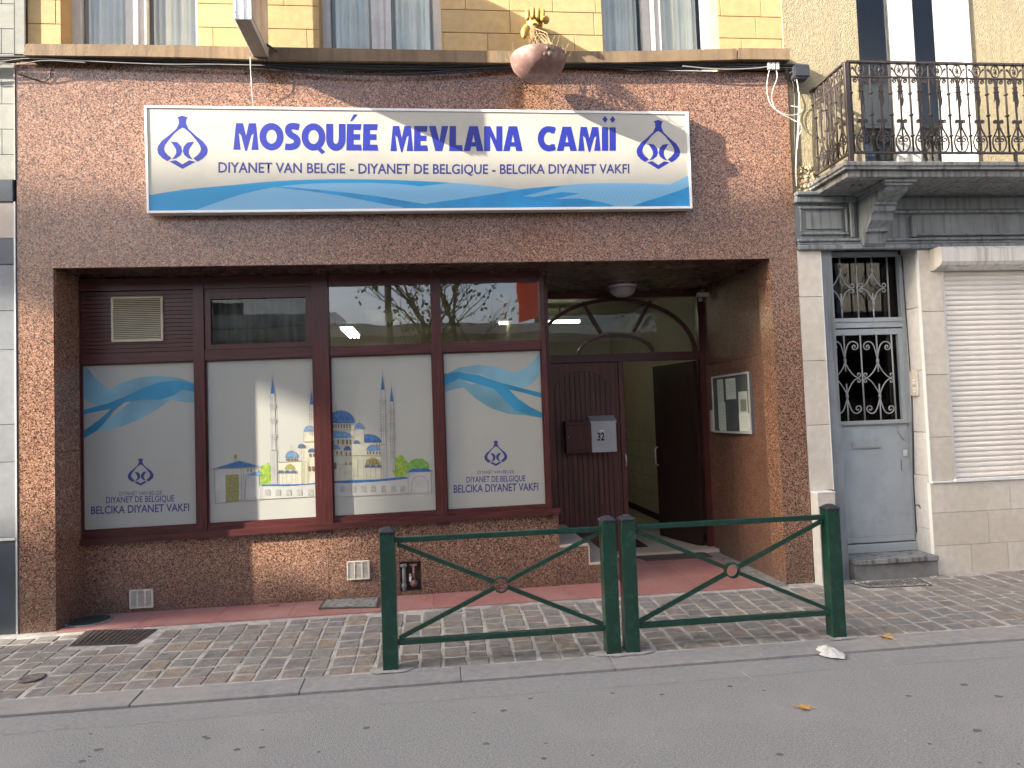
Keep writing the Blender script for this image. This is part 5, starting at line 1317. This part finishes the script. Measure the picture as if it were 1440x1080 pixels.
obj('edge_trim', MB().box(xs0+.021, RX1, -.022, .034, zbm-.018, zbm+.012, .003), m_trim, R)
rows = [(zbm-.020, P(1400, 717, 0).z), (P(1400, 717, 0).z, P(1400, 763, 0).z), (P(1400, 763, 0).z, -.02)]
for i, (zt, zb2) in enumerate(rows):
    wt = (.80, .74, .37)[i]; x = xd1-.018-(.18 if i == 1 else 0)
    n_ = 0
    while x < RX1-1:
        a = max(x, xd1-.018); c = x+wt
        obj('wall_tile', MB().box(a+.0015, c-.0015, -.004, .034, zb2+.0015, zt-.0015, .002), m_tile, R); x = c; n_ += 1
obj('edge_trim', MB().box(xd1-.0225, xd1-.019, -.004, .034, 0, zbm-.019), m_trim, R)
sx0, sx1 = xs0+.032, 8.2
sh_ = obj('roller_shutter', MB().box(sx0, sx1, .045, .049, zbm+.012, 3.06), m_shut, R)
def shd(): return None
zz0, zz1 = zbm+.013, P(1400, 379, 0).z; n = 41
prof = [(0, 0), (-.006, .004), (-.0115, .014), (-.0125, .024), (-.010, .036), (-.003, .042), (0, .0435)]
hsl = (zz1-zz0)/n
slm = MB().prism([(0, .044+y, z/.0435*(hsl-.0025)) for y, z in prof], (sx1-sx0-.03, 0, 0)).mesh('slat'); slm.materials.append(m_shut)
for k in range(n): obj('slat', slm, None, sh_, (sx0+.028, 0, zz0+hsl*k))
obj('guide_rail', MB().box(sx0, sx0+.026, .008, .044, zz0, 3.0, .003), m_shutbox, sh_)
xb_ = P(1323, 360, -.15).x; zbx0, zbx1 = P(1400, 371, -.15).z, P(1400, 345, -.15).z
pf = [(.03, zbx1), (-.12, zbx1), (-.15, zbx1-.03), (-.15, zbx0+.03), (-.13, zbx0), (-.05, zbx0-.03), (.03, zbx0-.03)]
obj('shutter_box', MB().prism([(xb_+.012, y, z) for y, z in pf], (RX1-xb_-4.0, 0, 0)), m_shutbox, sh_)
obj('shutter_box_end', MB().prism([(xb_, y*1.05-.002, z) for y, z in pf], (.011, 0, 0)), m_shutbox, sh_)

# grey door with wrought grille
YD2 = .25
dx0, dx1 = P(1157, 365, YD2).x, P(1267.5, 365, YD2).x
def zd(v, u=1215): return P(u, v, YD2).z
fr2 = MB()
fr2.box(dx1-.045, dx1+.03, YD2-.02, YD2+.06, .33, 3.05); fr2.box(dx0-.09, dx0-.035, YD2-.02, YD2+.06, .33, 3.05)
fr2.box(dx0-.035, dx1-.045, YD2-.02, YD2+.05, zd(361), zd(355)); fr2.box(dx0-.035, dx1-.045, YD2-.02, YD2+.05, zd(357)+.002, 3.05) if False else None
fr2.box(dx0-.035, dx1-.045, YD2-.018, YD2+.05, zd(461), zd(449)); fr2.box(dx0-.035, dx1-.045, YD2-.03, YD2-.0185, zd(453), zd(447.5))
gdf = obj('door_frame', fr2, m_greyp, R)
obj('door_head', MB().box(dx0-.06, dx1+.03, YD2+.0, YD2+.06, zd(354), 3.055), m_dark, gdf)
obj('upper_light', MB().box(dx0-.035, dx1-.045, YD2+.03, YD2+.036, zd(449), zd(361)), glass('grimy_glass', (.30, .29, .27), ior=1.3), gdf)
obj('backing', MB().box(dx0-.1, dx1+.03, YD2+.16, YD2+.18, .3, 3.05), mat('brown_hall_dark', (.05, .042, .036), .8, var=.5, scale=5), gdf)
lz0, lz1 = zd(763), zd(463)
gt, gb_ = zd(471), zd(592)
lx0, lx1 = dx0-.034, dx1-.047
dl = MB()
dl.box(lx0, lx0+.014, YD2-.012, YD2+.03, gb_, gt); dl.box(lx1-.045, lx1, YD2-.012, YD2+.03, gb_, gt); dl.box(lx0, lx1, YD2-.012, YD2+.03, gt, lz1)
dl.box(lx0, lx1, YD2-.012, YD2+.03, lz0, gb_)
gd = obj('grey_door', dl, m_greyp, R)
obj('weather_bar', MB().box(lx0, lx1-.01, YD2-.045, YD2-.0125, gb_-.035, gb_+.004, .003), m_grille, gd)
obj('panel_sheet', MB().box(lx0+.012, lx1-.05, YD2-.016, YD2-.0125, lz0+.06, gb_-.05, .001), m_greyp, gd)
obj('kick_board', MB().box(lx0, lx1, YD2-.020, YD2-.0125, lz0-.0, lz0+.05, .003), m_greyp, gd)
obj('glass', MB().box(lx0+.012, lx1-.045, YD2+.022, YD2+.028, gb_, gt), bpy.data.materials['grimy_glass'], gd)
a, c = P(1198.5, 631, YD2-.02), P(1236.5, 620.5, YD2-.02)
ls = obj('letter_slot', MB().box(a.x, c.x, YD2-.036, YD2-.0165, a.z, c.z, .003), m_grille, gd)
obj('slot_flap', MB().box(a.x+.02, c.x-.07, YD2-.041, YD2-.0365, a.z+.018, c.z-.02, .001), m_greyp, R)
a = P(1268, 612, YD2-.03); obj('guard_plate', MB().prism([(a.x-.03, YD2-.03, a.z+.08), (a.x+.03, YD2-.03, a.z+.06), (a.x+.03, YD2-.03, a.z-.05), (a.x, YD2-.03, a.z-.02), (a.x-.03, YD2-.03, a.z+.03)], (0, .017, 0)), m_grille, gd)
a = P(1273.5, 637, YD2-.03); obj('lock', MB().box(a.x-.02, a.x+.02, YD2-.03, YD2-.021, a.z-.03, a.z+.03, .003).lathe((a.x, YD2-.032, a.z), [(.001, -.003), (.009, -.002), (.009, .003)], 8, (0, 1, 0)), m_alu, gd)
a = P(1268, 655, YD2-.02); obj('door_scar', MB().box(a.x-.004, a.x+.003, YD2-.0175, YD2-.0165, a.z-.05, a.z+.06), m_castiron, gd)
def zoomA(x, y): return (1140+x/9, 340+y/9)
def zoomB(x, y): return (1140+x/6.75, 450+y/6.75)
YGR = YD2-.022
def rod(pts, r, fn, smooth=2, par=None, nm='grille_bar'):
    q = [P(*fn(*p), YGR) for p in pts]
    for _ in range(smooth):
        o_ = [q[0]]
        for a, b2 in zip(q[:-1], q[1:]): o_ += [a*.75+b2*.25, a*.25+b2*.75]
        o_.append(q[-1]); q = o_
    obj(nm, MB().tube(q, r, 6), m_grille, par)
def curlpx(cx, cy, r, a0, turns, d, n=14): return [(cx+r*(1-.75*i/n)*math.cos(a0+d*2*math.pi*turns*i/n), cy+r*(1-.75*i/n)*math.sin(a0+d*2*math.pi*turns*i/n)) for i in range(n+1)]
for x0, x1 in ((165, 207), (565, 610), (958, 1000)): rod([(x0, 190), (x1, 985)], .0075, zoomA, 0, gdf)
for cx, sk in ((370, 0), (772, -18)):
    sk = sk*.6
    rod([(cx-8, 190), (cx, 340)], .0075, zoomA, 0, gdf); rod([(cx+22, 830+sk), (cx+32, 985)], .0075, zoomA, 0, gdf)
    rod([(cx-2, 330), (cx+3, 525+sk)], .006, zoomA, 0, gdf); rod([(cx+10, 655+sk), (cx+22, 830+sk)], .007, zoomA, 0, gdf)
    rod([(cx-1, 335), (cx+1, 400)], .013, zoomA, 0, gdf, 'grille_collar'); rod([(cx+18, 770+sk), (cx+21, 828+sk)], .013, zoomA, 0, gdf, 'grille_collar')
    my = 590+sk
    for s in (-1, 1):
        ex = cx+7+s*128; e2 = cx+7+s*135
        rod([(cx, 400), (cx+s*18, 430+sk), (cx+s*60, 530+sk), (ex, my), (e2+s*30, my-12), (e2+s*38, my-36), (e2+s*14, my-58), (e2-s*12, my-42), (e2-s*2, my-28)], .0058, zoomA, 2, gdf)
        rod([(cx+18, 775+sk), (cx+18+s*22, 720+sk), (cx+10+s*60, 640+sk), (ex, my+6), (e2+s*30, my+20), (e2+s*36, my+44), (e2+s*10, my+62), (e2-s*12, my+46), (e2-s*2, my+32)], .0058, zoomA, 2, gdf)
for x0, x1 in ((166, 216), (468, 518), (762, 815)): rod([(x0, 135), (x1, 985)], .0072, zoomB, 0, gd)
for cx in (312, 622):
    rod([(cx, 135), (cx+14, 380)], .0068, zoomB, 0, gd); rod([(cx+35, 740), (cx+48, 985)], .0068, zoomB, 0, gd)
    rod([(cx+14, 380), (cx+20, 492)], .0055, zoomB, 0, gd); rod([(cx+28, 605), (cx+35, 740)], .0062, zoomB, 0, gd)
    rod([(cx+12, 370), (cx+15, 405)], .013, zoomB, 0, gd, 'grille_collar'); rod([(cx+33, 705), (cx+36, 742)], .013, zoomB, 0, gd, 'grille_collar')
    for s in (-1, 1):
        c1 = (cx+4+s*96, 250); rod([(cx+13, 375), (cx+6+s*12, 300), (cx+6+s*35, 225), (cx+6+s*75, 200), (cx+8+s*118, 215), (cx+8+s*132, 250), (cx+8+s*115, 280), (cx+8+s*82, 280), (cx+8+s*72, 255), (cx+8+s*88, 235), (cx+8+s*105, 248), (cx+8+s*95, 262)], .0058, zoomB, 2, gd)
        rod([(cx+15, 400), (cx+18+s*30, 470), (cx+20+s*70, 520), (cx+22+s*105, 548), (cx+22+s*135, 540), (cx+22+s*142, 515), (cx+22+s*122, 500), (cx+22+s*108, 515), (cx+22+s*118, 525)], .0055, zoomB, 2, gd)
        rod([(cx+34, 705), (cx+28+s*30, 640), (cx+24+s*65, 585), (cx+22+s*105, 552), (cx+22+s*135, 560), (cx+22+s*142, 582), (cx+22+s*122, 594), (cx+22+s*110, 582), (cx+22+s*118, 572)], .0055, zoomB, 2, gd)
        rod([(cx+36, 738), (cx+38+s*22, 820), (cx+40+s*50, 880), (cx+40+s*95, 890), (cx+40+s*135, 850), (cx+40+s*120, 815), (cx+40+s*88, 815), (cx+40+s*78, 840), (cx+40+s*92, 858), (cx+40+s*108, 846)], .0058, zoomB, 2, gd)
# step
zst = P(1240, 793, -.06).z
obj('step_tread', MB().box(dx0-.03, xd1-.021, -.07, YD2+.06, zst-.0, zst+.045, .006), m_slab, R)
obj('step_riser', MB().box(dx0-.03, xd1-.021, -.045, .3, -.02, zst-.001), mat('grey_cement', (.20, .20, .195), .9, var=.2, scale=8, bump=.3, dirt=((.12, .12, .115), 3)), R)
obj('door_sill', MB().box(dx0-.03, dx1+.03, YD2-.03, YD2+.06, zst+.046, lz0-.012, .004), m_greyp, R)
p = P(1288, 522, .0355+.0)
t = thing('intercom', 'grey intercom with a column of buttons on the pale tiled jamb of the grey door', 'intercom', (xd1, .15, P(1277, 557, .15).z))
q0, q1 = P(1277, 557, .15).z, P(1277, 521, .15).z
child('plate', MB().box(xd1-.026, xd1-.001, .085, .175, q0, q1, .004), m_ventw, t)
for k in range(5): child('button', MB().box(xd1-.031, xd1-.0265, .105, .15, q0+.035+k*.027, q0+.050+k*.027, .001), m_trim if k != 2 else m_silver, t)
child('wire', MB().tube([(xd1-.006, .20, q0+.01), (xd1-.006, .215, 1.3), (xd1-.022, .225, .9), (xd1-.026, .225, .36)], .006, 6), m_cap, t)
child('wire', MB().tube([(xd1-.03, .21, .62), (xd1-.03, .16, .63), (xd1-.03, .14, .60)], .005, 6), m_castiron, t)
child('wire', MB().tube([(xd1-.006, .20, q1-.01), (xd1-.006, .215, 2.6), (xd1-.006, .22, 3.04)], .005, 6), m_cap, t)

# ================================================================== HOUSE ON THE LEFT
L_ = thing('grey_house', 'house with pale grey blocks above grey marble cladding, left of the mosque', 'building')
LX0, LX1 = -12, XL-.012
mb = MB().box(LX0, LX1, .04, 8, -.05, 9.0)
obj('wall', mb, m_slate, L_)
zq_ = lambda v: P(12, v, 0).z
za, zb1, zb2, zb3 = zq_(253), zq_(284), zq_(335), zq_(372)
obj('slate_band', MB().box(LX0, LX1-.015, -.01, .0395, zb1, za, .004), m_slate, L_)
obj('stone_band', MB().box(LX0, LX1-.012, .0, .0395, zb2, zb1-.003, .004), m_marble, L_)
obj('slate_band', MB().box(LX0, LX1-.012, -.004, .0395, zb3, zb2-.002, .004), m_slate, L_)
zs_ = [zb3, zq_(437), zq_(492), zq_(597), zq_(650), zq_(756)]
for a, c in zip(zs_[1:], zs_[:-1]):
    x = LX1-.012
    for k in range(8): obj('marble_tile', MB().box(x-.9+.002, x-.001, 0, .0395, a+.002, c-.002, .002), m_greym, L_); x -= .9
obj('metal_strip', MB().box(LX0, LX1-.01, -.012, .0395, zq_(760), zq_(756.5)), m_alu, L_)
obj('black_plinth', MB().box(LX0, LX1-.014, 0, .0395, -.05, zq_(760.5), .004), m_slate, L_)
obj('corner_strip', MB().box(LX1-.010, LX1+.002, -.006, .0395, -.0, zb1), m_alu, L_)
obj('corner_strip', MB().box(LX1-.003, LX1+.004, -.006, .0395, za, 4.70), m_marble, L_)
# pale blocks above the slate band
pz = P(12, 213, .0).z-P(12, 250, 0).z; z = za+.004; r = 0
while z < 9:
    wb = .42; x = LX1-.006-(.10 if r % 2 else .42)
    obj('wall_block', MB().box(x+.002, LX1-.006, .012, .0395, z+.002, min(9, z+.215)-.002, .002), m_greyb, L_) if z < 6.6 else None
    if z < 6.6:
        while x > -4.7: obj('wall_block', MB().box(x-wb+.002, x-.002, .012, .0395, z+.002, z+.213, .002), m_greyb, L_); x -= wb
        obj('wall_block', MB().box(LX0, x-.002, .012, .0395, z+.002, z+.213, .002), m_greyb, L_)
    else:
        obj('wall_block', MB().box(LX0, LX1-.006, .012, .0395, z+.002, 9, .002), m_greyb, L_); break
    z += .215; r += 1
cx0, cx1 = LX1+.0, P(38, 30, .05).x-.002
obj('corner_blocks', MB().box(cx0-.006, cx1, .014, .0395, 4.81, 9.0), m_greyb, L_)
obj('roof', MB().box(LX0, LX1-.01, -.12, 8, 9.0, 9.3), m_slate, L_)

# ================================================================== LITTER
def leaf(c, s, rz, label, curl=.25):
    mb = MB(); o = []
    tips = [(0, 1.0, .20), (38, .62, .1), (72, .85, .2), (110, .5, .1), (140, .62, .16), (180, .22, .1), (220, .62, .16), (250, .5, .1), (288, .85, .2), (322, .62, .1)]
    for i, (a, r, w) in enumerate(tips):
        a0 = rad(a+90+rz); o.append((r, a0)); o.append((.38, rad(a+90+rz+18)))
    top = Vector(c)+Vector((0, 0, .012)); vs = [top]
    for r, a in o: vs.append(Vector(c)+Vector((math.cos(a)*r*s, math.sin(a)*r*s*.9, .010+curl*s*r*r*(.5+.5*math.sin(a*2+1)))))
    n = len(o); fs = [(0, 1+i, 1+(i+1) % n) for i in range(n)]
    mb.add(vs, fs)
    mb.tube([top, top+Vector((math.cos(rad(270+rz))*s*.9, math.sin(rad(270+rz))*s*.9, .002))], .0018, 4)
    o_ = obj('fallen_leaf', mb, m_leaf); c = Vector(c)
    o_.data.transform(Matrix.Translation(-c)); o_.location = c
    tag(o_, label, 'leaf')
leaf(G(1247, 898), .085, 20, 'orange brown maple leaf on the kerb right of the last green post', .5)
p = G(1131, 997, ZR, 0); leaf(p, .075, 70, 'orange brown leaf lying alone on the asphalt', .3)
leaf(G(596, 842, .012, 0), .05, 10, 'small brown leaf at the edge of the red floor behind the left barrier', .4)
c = G(1164, 922); c.z = ZR+.01
rnd = random.Random(11); mb = MB()
outl = [(1142, 915), (1150, 911), (1160, 909), (1170, 916), (1182, 921), (1189, 923), (1188, 928), (1172, 927), (1158, 925), (1148, 920)]
base = [G(u, v, ZR+.012, 0) for u, v in outl]; ctr = sum(base, Vector())/len(base)
n = len(base); dense = []
for i in range(n):
    for k in range(3): dense.append(base[i].lerp(base[(i+1) % n], k/3)+Vector((rnd.uniform(-.006, .006), rnd.uniform(-.006, .006), 0)))
n = len(dense); vs = [ctr+Vector((0, 0, .045))]; R_n = 6
for rr in range(1, R_n+1):
    f_ = rr/R_n
    for i, b2 in enumerate(dense):
        ridge = abs(math.sin(i*1.9+rr*.8))*.010+abs(math.sin(i*.7))*.012
        vs.append(ctr+(b2-ctr)*f_+Vector((rnd.uniform(-.004, .004), rnd.uniform(-.004, .004), (1-f_**2)*.030+ridge*(1-f_*.55)+.002)))
fs = [(0, 1+i, 1+(i+1) % n) for i in range(n)]
for rr in range(R_n-1):
    o1, o2 = 1+rr*n, 1+(rr+1)*n
    fs += [(o1+i, o2+i, o2+(i+1) % n, o1+(i+1) % n) for i in range(n)]
mb.add(vs, fs)
o = obj('crumpled_paper', mb, m_paper); tag(o, 'crumpled white paper napkin lying in the gutter by the kerb', 'paper')
bits = MB(); rnd = random.Random(5)
for (u0_, u1_, v0_, v1_, n) in ((1200, 1222, 815, 822, 16), (1270, 1320, 806, 824, 22)):
    for k in range(n):
        p = G(rnd.uniform(u0_, u1_), rnd.uniform(v0_, v1_)); s = rnd.uniform(.006, .022)
        bits.prism([p+Vector((s*math.cos(a), s*.6*math.sin(a), .006)) for a in (0, 1.4, 2.6, 4.2)], (0, 0, .006))
tag(obj('plaster_crumbs', bits, m_ventw), 'white crumbs and scraps along the grey cement door step', 'rubble', None, 'stuff')
jt = MB()
for (ua, va, ub, vb) in ((110, 1003, 88, 1026), (360, 986, 357, 1003), (1040, 943, 1062, 957), (1245, 929, 1262, 938)):
    a, c = G(ua, va, ZR+.0065, 0), G(ub, vb, ZR+.004, 0); jt.sheet([a+Vector((-.003, 0, 0)), a+Vector((.003, 0, 0)), c+Vector((.003, 0, 0)), c+Vector((-.003, 0, 0))])
obj('slab_joint', jt, m_mort, gut)
# chips, gum and grit on road and setts
gum = MB(); rnd = random.Random(9)
for k in range(70):
    u, v = rnd.uniform(0, 1440), rnd.uniform(960, 1075); p = G(u, v, ZR, 0)
    if p.y > -1.85 or k % 2: continue
    s = rnd.uniform(.008, .024); n = 9; gum.sheet([p+Vector((s*math.cos(2*math.pi*i/n)*rnd.uniform(.8, 1.2), s*.8*math.sin(2*math.pi*i/n)*rnd.uniform(.8, 1.2), .003)) for i in range(n)])
tag(obj('gum_spots', gum, mat('gum_dark', (.11, .11, .115), .8)), 'dark flattened gum spots scattered over the asphalt', 'gum', None, 'stuff')
gr = MB()
for k in range(150):
    u, v = rnd.uniform(0, 1440), rnd.uniform(885, 1075); p = G(u, v, ZR, 0)
    if p.y > -1.6: p = G(u, v); zz_ = .012
    else: zz_ = 0
    s = rnd.uniform(.002, .005); gr.prism([p+Vector((s*math.cos(a), s*math.sin(a), zz_)) for a in (0, 1.7, 3.3, 4.8)], (0, 0, .004))
tag(obj('grit', gr, m_mort), 'pale grit scattered over road and setts', 'grit', None, 'stuff')
t = thing('cigarette_packet', 'small crushed packet against the plinth at the red floor', 'litter', G(387, 852, .014, 0))
c = G(387, 852, .014, 0)
child('packet', MB().box(c.x-.04, c.x+.03, c.y-.012, c.y+.01, c.z, c.z+.022, .003), m_terra, t)

# ================================================================== ACROSS THE STREET (seen in the panes, and shading the fronts)
YO = -10.0; YV = 2*YW-YO
def O(u, v): p = P(u, v, YV); return Vector((p.x, YO, p.z))
t = thing('garage_row', 'long low rendered garage building with a pale roof edge, mirrored in the clear panes', 'building', (0, YO, 0))
p1, p2 = O(612, 458), O(770, 458)
child('wall', MB().box(-16, 14, YO-6, YO, 0, p1.z-.25), m_opp, t)
child('roof', MB().box(-16.2, 14.2, YO-6.2, YO+.25, p1.z-.25, p1.z), m_roofm, t)
for x in (-12, -7, -1.5, 1.3, 5.8, 10): child('window', MB().box(x-1.2, x+1.2, YO+.001, YO+.03, 1.7, 2.9), m_dark, t)
child('door', MB().box(-4.9, -2.6, YO+.001, YO+.04, .0, 2.6), m_slate, t)
t = thing('brick_house', 'red brick house with pale roof edge beyond the garages, mirrored in the third pane', 'building', (-8, -16, 0))
h = 4.75
child('wall', MB().box(-16, -3.4, -24, -16.4, 0, h), m_brick, t); child('roof', MB().box(-16.3, -3.1, -24.2, -16.1, h, h+.35), m_roofm, t)
for x in (-14, -11.5, -9, -6.5): child('window', MB().box(x-.5, x+.5, -16.4, -16.36, 4.2, 5.6), m_dark, t)
pr1, pr2 = O(731, 399), O(770, 445)
t = thing('red_hoarding', 'tall red hoarding above the garages, mirrored at the right edge of the fourth pane', 'hoarding', (pr1.x+1, YO-.5, 0))
child('panel', MB().prism([(pr1.x, YO-.6, O(731, 448).z), (pr1.x+1.1, YO-.6, O(731, 432).z), (pr1.x+1.1, YO-.6, 9.5), (pr1.x, YO-.6, 9.5)], (0, .15, 0)), m_red, t)
child('post', MB().box(pr1.x+.4, pr1.x+.6, YO-.9, YO-.61, 0, 9).box(pr1.x+.8, pr1.x+.95, YO-.9, YO-.61, 0, 9), m_castiron, t)
p = O(545, 460)
t = thing('street_lamp', 'slim dark street lamp post across the road, mirrored in the third pane', 'street lamp', (p.x*.9, -9, 0))
child('post', MB().tube([(p.x*.9, -9, 0), (p.x*.9, -9, 8)], [.10, .06], 10), m_castiron, t); child('lantern', MB().box(p.x*.9-.15, p.x*.9+.15, -9, -8.2, 7.95, 8.08, .02), m_castiron, t)
def tree(x, y, h, seed, label, leaves=900, spread=2.4):
    rnd = random.Random(seed); t = thing('plane_tree', label, 'tree', (x, y, 0), 'autumn trees across the street')
    tr = MB(); tips = []
    def br(p, d, l, r, lev):
        q = [p]; dd_ = d.copy()
        for k in range(4):
            dd_ = (dd_+Vector((rnd.uniform(-.16, .16), rnd.uniform(-.16, .16), rnd.uniform(-.04, .12)))).normalized(); q.append(q[-1]+dd_*l/4)
        tr.tube(q, [r*(1-.5*i/4) for i in range(5)], 6 if lev < 2 else 4, True, False)
        if lev >= 2: tips.extend(q[1:])
        if lev < 4:
            for k in range(3 if lev else 6):
                s = q[rnd.choice((2, 3, 4))]; nd = (dd_*.6+Vector((rnd.uniform(-1, 1), rnd.uniform(-1, 1), rnd.uniform(.0, .7)))).normalized()
                br(s, nd, l*(.62 if lev else .5), r*.48, lev+1)
    br(Vector((x, y, 0)), Vector((0, 0, 1)), h*.62, .085, 0)
    child('trunk', tr, m_bark, t)
    cr = MB()
    for k in range(leaves):
        c = rnd.choice(tips)+Vector((rnd.gauss(0, .16), rnd.gauss(0, .16), rnd.gauss(-.05, .14))); s = rnd.uniform(.035, .075)
        n_ = Vector((rnd.uniform(-1, 1), rnd.uniform(-1, 1), rnd.uniform(-1, 1))).normalized(); a = n_.orthogonal().normalized(); b2 = n_.cross(a)
        cr.sheet([c-a*s, c+b2*s*.7, c+a*s, c-b2*s*.7])
    child('crown', cr, m_fol, t)
p = O(663, 440); tree(p.x*.93, -8.9, 7.5, 3, 'thin autumn plane tree across the street, mirrored in the right clear pane', 700)
p = O(600, 440); tree(p.x*.90-.2, -9.0, 6.0, 8, 'bushier autumn plane tree across the street, mirrored in the left clear pane', 650)
tree(7.5, -9.0, 7.0, 12, 'autumn plane tree across the street, mirrored in the fanlight over the door', 1500)
tree(-9.5, -9.0, 7.0, 17, 'autumn plane tree across the street, furthest left of the row', 1500)

# unseen tall block, flats and panel, added to shape the sun on these fronts
K = 10.0; kx, kz = -SUN.x/SUN.y*K, -SUN.z/SUN.y*K
def sx(x): return x+kx
def sz(z): return z+kz
t = thing('shadow_tower', 'tall apartment block far down the other side of the street', 'building', (sx(4), -15, 0))
wl = MB().box(sx(-2.30), sx(12), -20, -K, 0, sz(3.62))  # added block, its corner and roofline set where the shade should end
child('wall', wl, m_tower, t)
for fl in range(6):
    for j in range(5):
        child('window', MB().box(sx(-1.2)+j*2.7, sx(-1.2)+j*2.7+1.3, -K+.001, -K+.03, 1.2+fl*2.9, 2.7+fl*2.9), m_slate, t)
t = thing('shadow_panel', 'long pale hoarding carried on posts over the lower flats', 'hoarding', (sx(-8), -K, sz(2)))
child('panel', MB().prism([(sx(-16), -K, sz(2.72)), (sx(-3.35), -K, sz(2.72)), (sx(-2.302), -K, sz(2.28)), (sx(-2.302), -K, sz(3.50)), (sx(-16), -K, sz(3.50))], (0, .10, 0)), m_roofm, t)  # made-up panel, outline cut to the shadow band on the fronts
child('post', MB().box(sx(-15.5), sx(-15.42), -K-.15, -K-.01, sz(-.3), sz(3.5)).box(sx(-9.5), sx(-9.42), -K-.15, -K-.01, sz(-.3), sz(3.5)), m_castiron, t)
t = thing('shadow_flats', 'lower flats with a roof terrace beside the tall apartment block', 'building', (sx(-8), -14, 0))
child('wall', MB().box(sx(-16), sx(-2.302), -19, -K, 0, sz(-.34)), m_brick, t)
child('parapet', MB().box(sx(-16), sx(-3.16), -K-.06, -K, sz(-.02), sz(.86)).prism([(sx(-3.158), -K-.06, sz(-.02)), (sx(-2.303), -K-.06, sz(-.02)), (sx(-2.303), -K-.06, sz(.78)), (sx(-2.7), -K-.06, sz(.84)), (sx(-3.158), -K-.06, sz(1.05))], (0, .06, 0)), m_opp, t)  # added, stepped and raised over a slot to shape the sun patches
for j in range(7): child('parapet_post', MB().box(sx(-15.8)+j*2.0, sx(-15.8)+j*2.0+.05, -K-.05, -K-.01, sz(-.34), sz(-.061)), m_castiron, t)
for fl in range(4):
    for j in range(5): child('window', MB().box(sx(-15)+j*2.6, sx(-15)+j*2.6+1.3, -K+.001, -K+.03, 1.2+fl*2.9, 2.7+fl*2.9), m_slate, t)

def block(name, label, x0, x1, y0, y1, h, m, fls, n, side=1):
    t = thing(name, label, 'building', ((x0+x1)/2, (y0+y1)/2, 0))
    child('wall', MB().box(x0, x1, y0, y1, 0, h), m, t); child('roof', MB().box(x0-.15, x1+.15, y0-.15, y1+.15, h, h+.3), m_slate, t)
    for fl in range(fls):
        for j in range(n):
            w = (x1-x0)/n; a = x0+w*(j+.3); y = y1 if side > 0 else y0
            child('window', MB().box(a, a+w*.4, y+.001 if side > 0 else y-.03, y+.03 if side > 0 else y-.001, 1.1+fl*3.1, 2.7+fl*3.1), m_slate, t)
block('terraced_house', 'pale terraced house across the street next to the brick house', -20.5, -16.6, -20, -10.2, 8.6, m_tower, 2, 2)
block('terraced_house', 'red brick terraced house across the street between two pale ones', -24.6, -20.7, -20, -10.2, 9.4, m_brick, 3, 2)
block('terraced_house', 'grey terraced house across the street before the apartment block', -28.4, -24.8, -20, -10.2, 8.8, m_opp, 2, 2)
block('street_end_house', 'pale building closing the street far to the left', -74, -62, -14, 4, 15, m_tower, 4, 3)
block('terraced_house', 'tall pale house on the same side, far left of the grey house', -61, -12.4, .1, 9, 11, m_tower, 3, 14, -1)
block('street_end_house', 'brick building closing the street far to the right', 62, 74, -14, 4, 14, m_brick, 4, 3)
block('terraced_house', 'long pale row across the street to the right of the garages', 16, 60, -20, -10.2, 10, m_opp, 3, 14)
block('terraced_house', 'long brick row on the same side to the right of the cream house', 12.8, 60, .1, 9, 10.5, m_brick, 3, 14, -1)
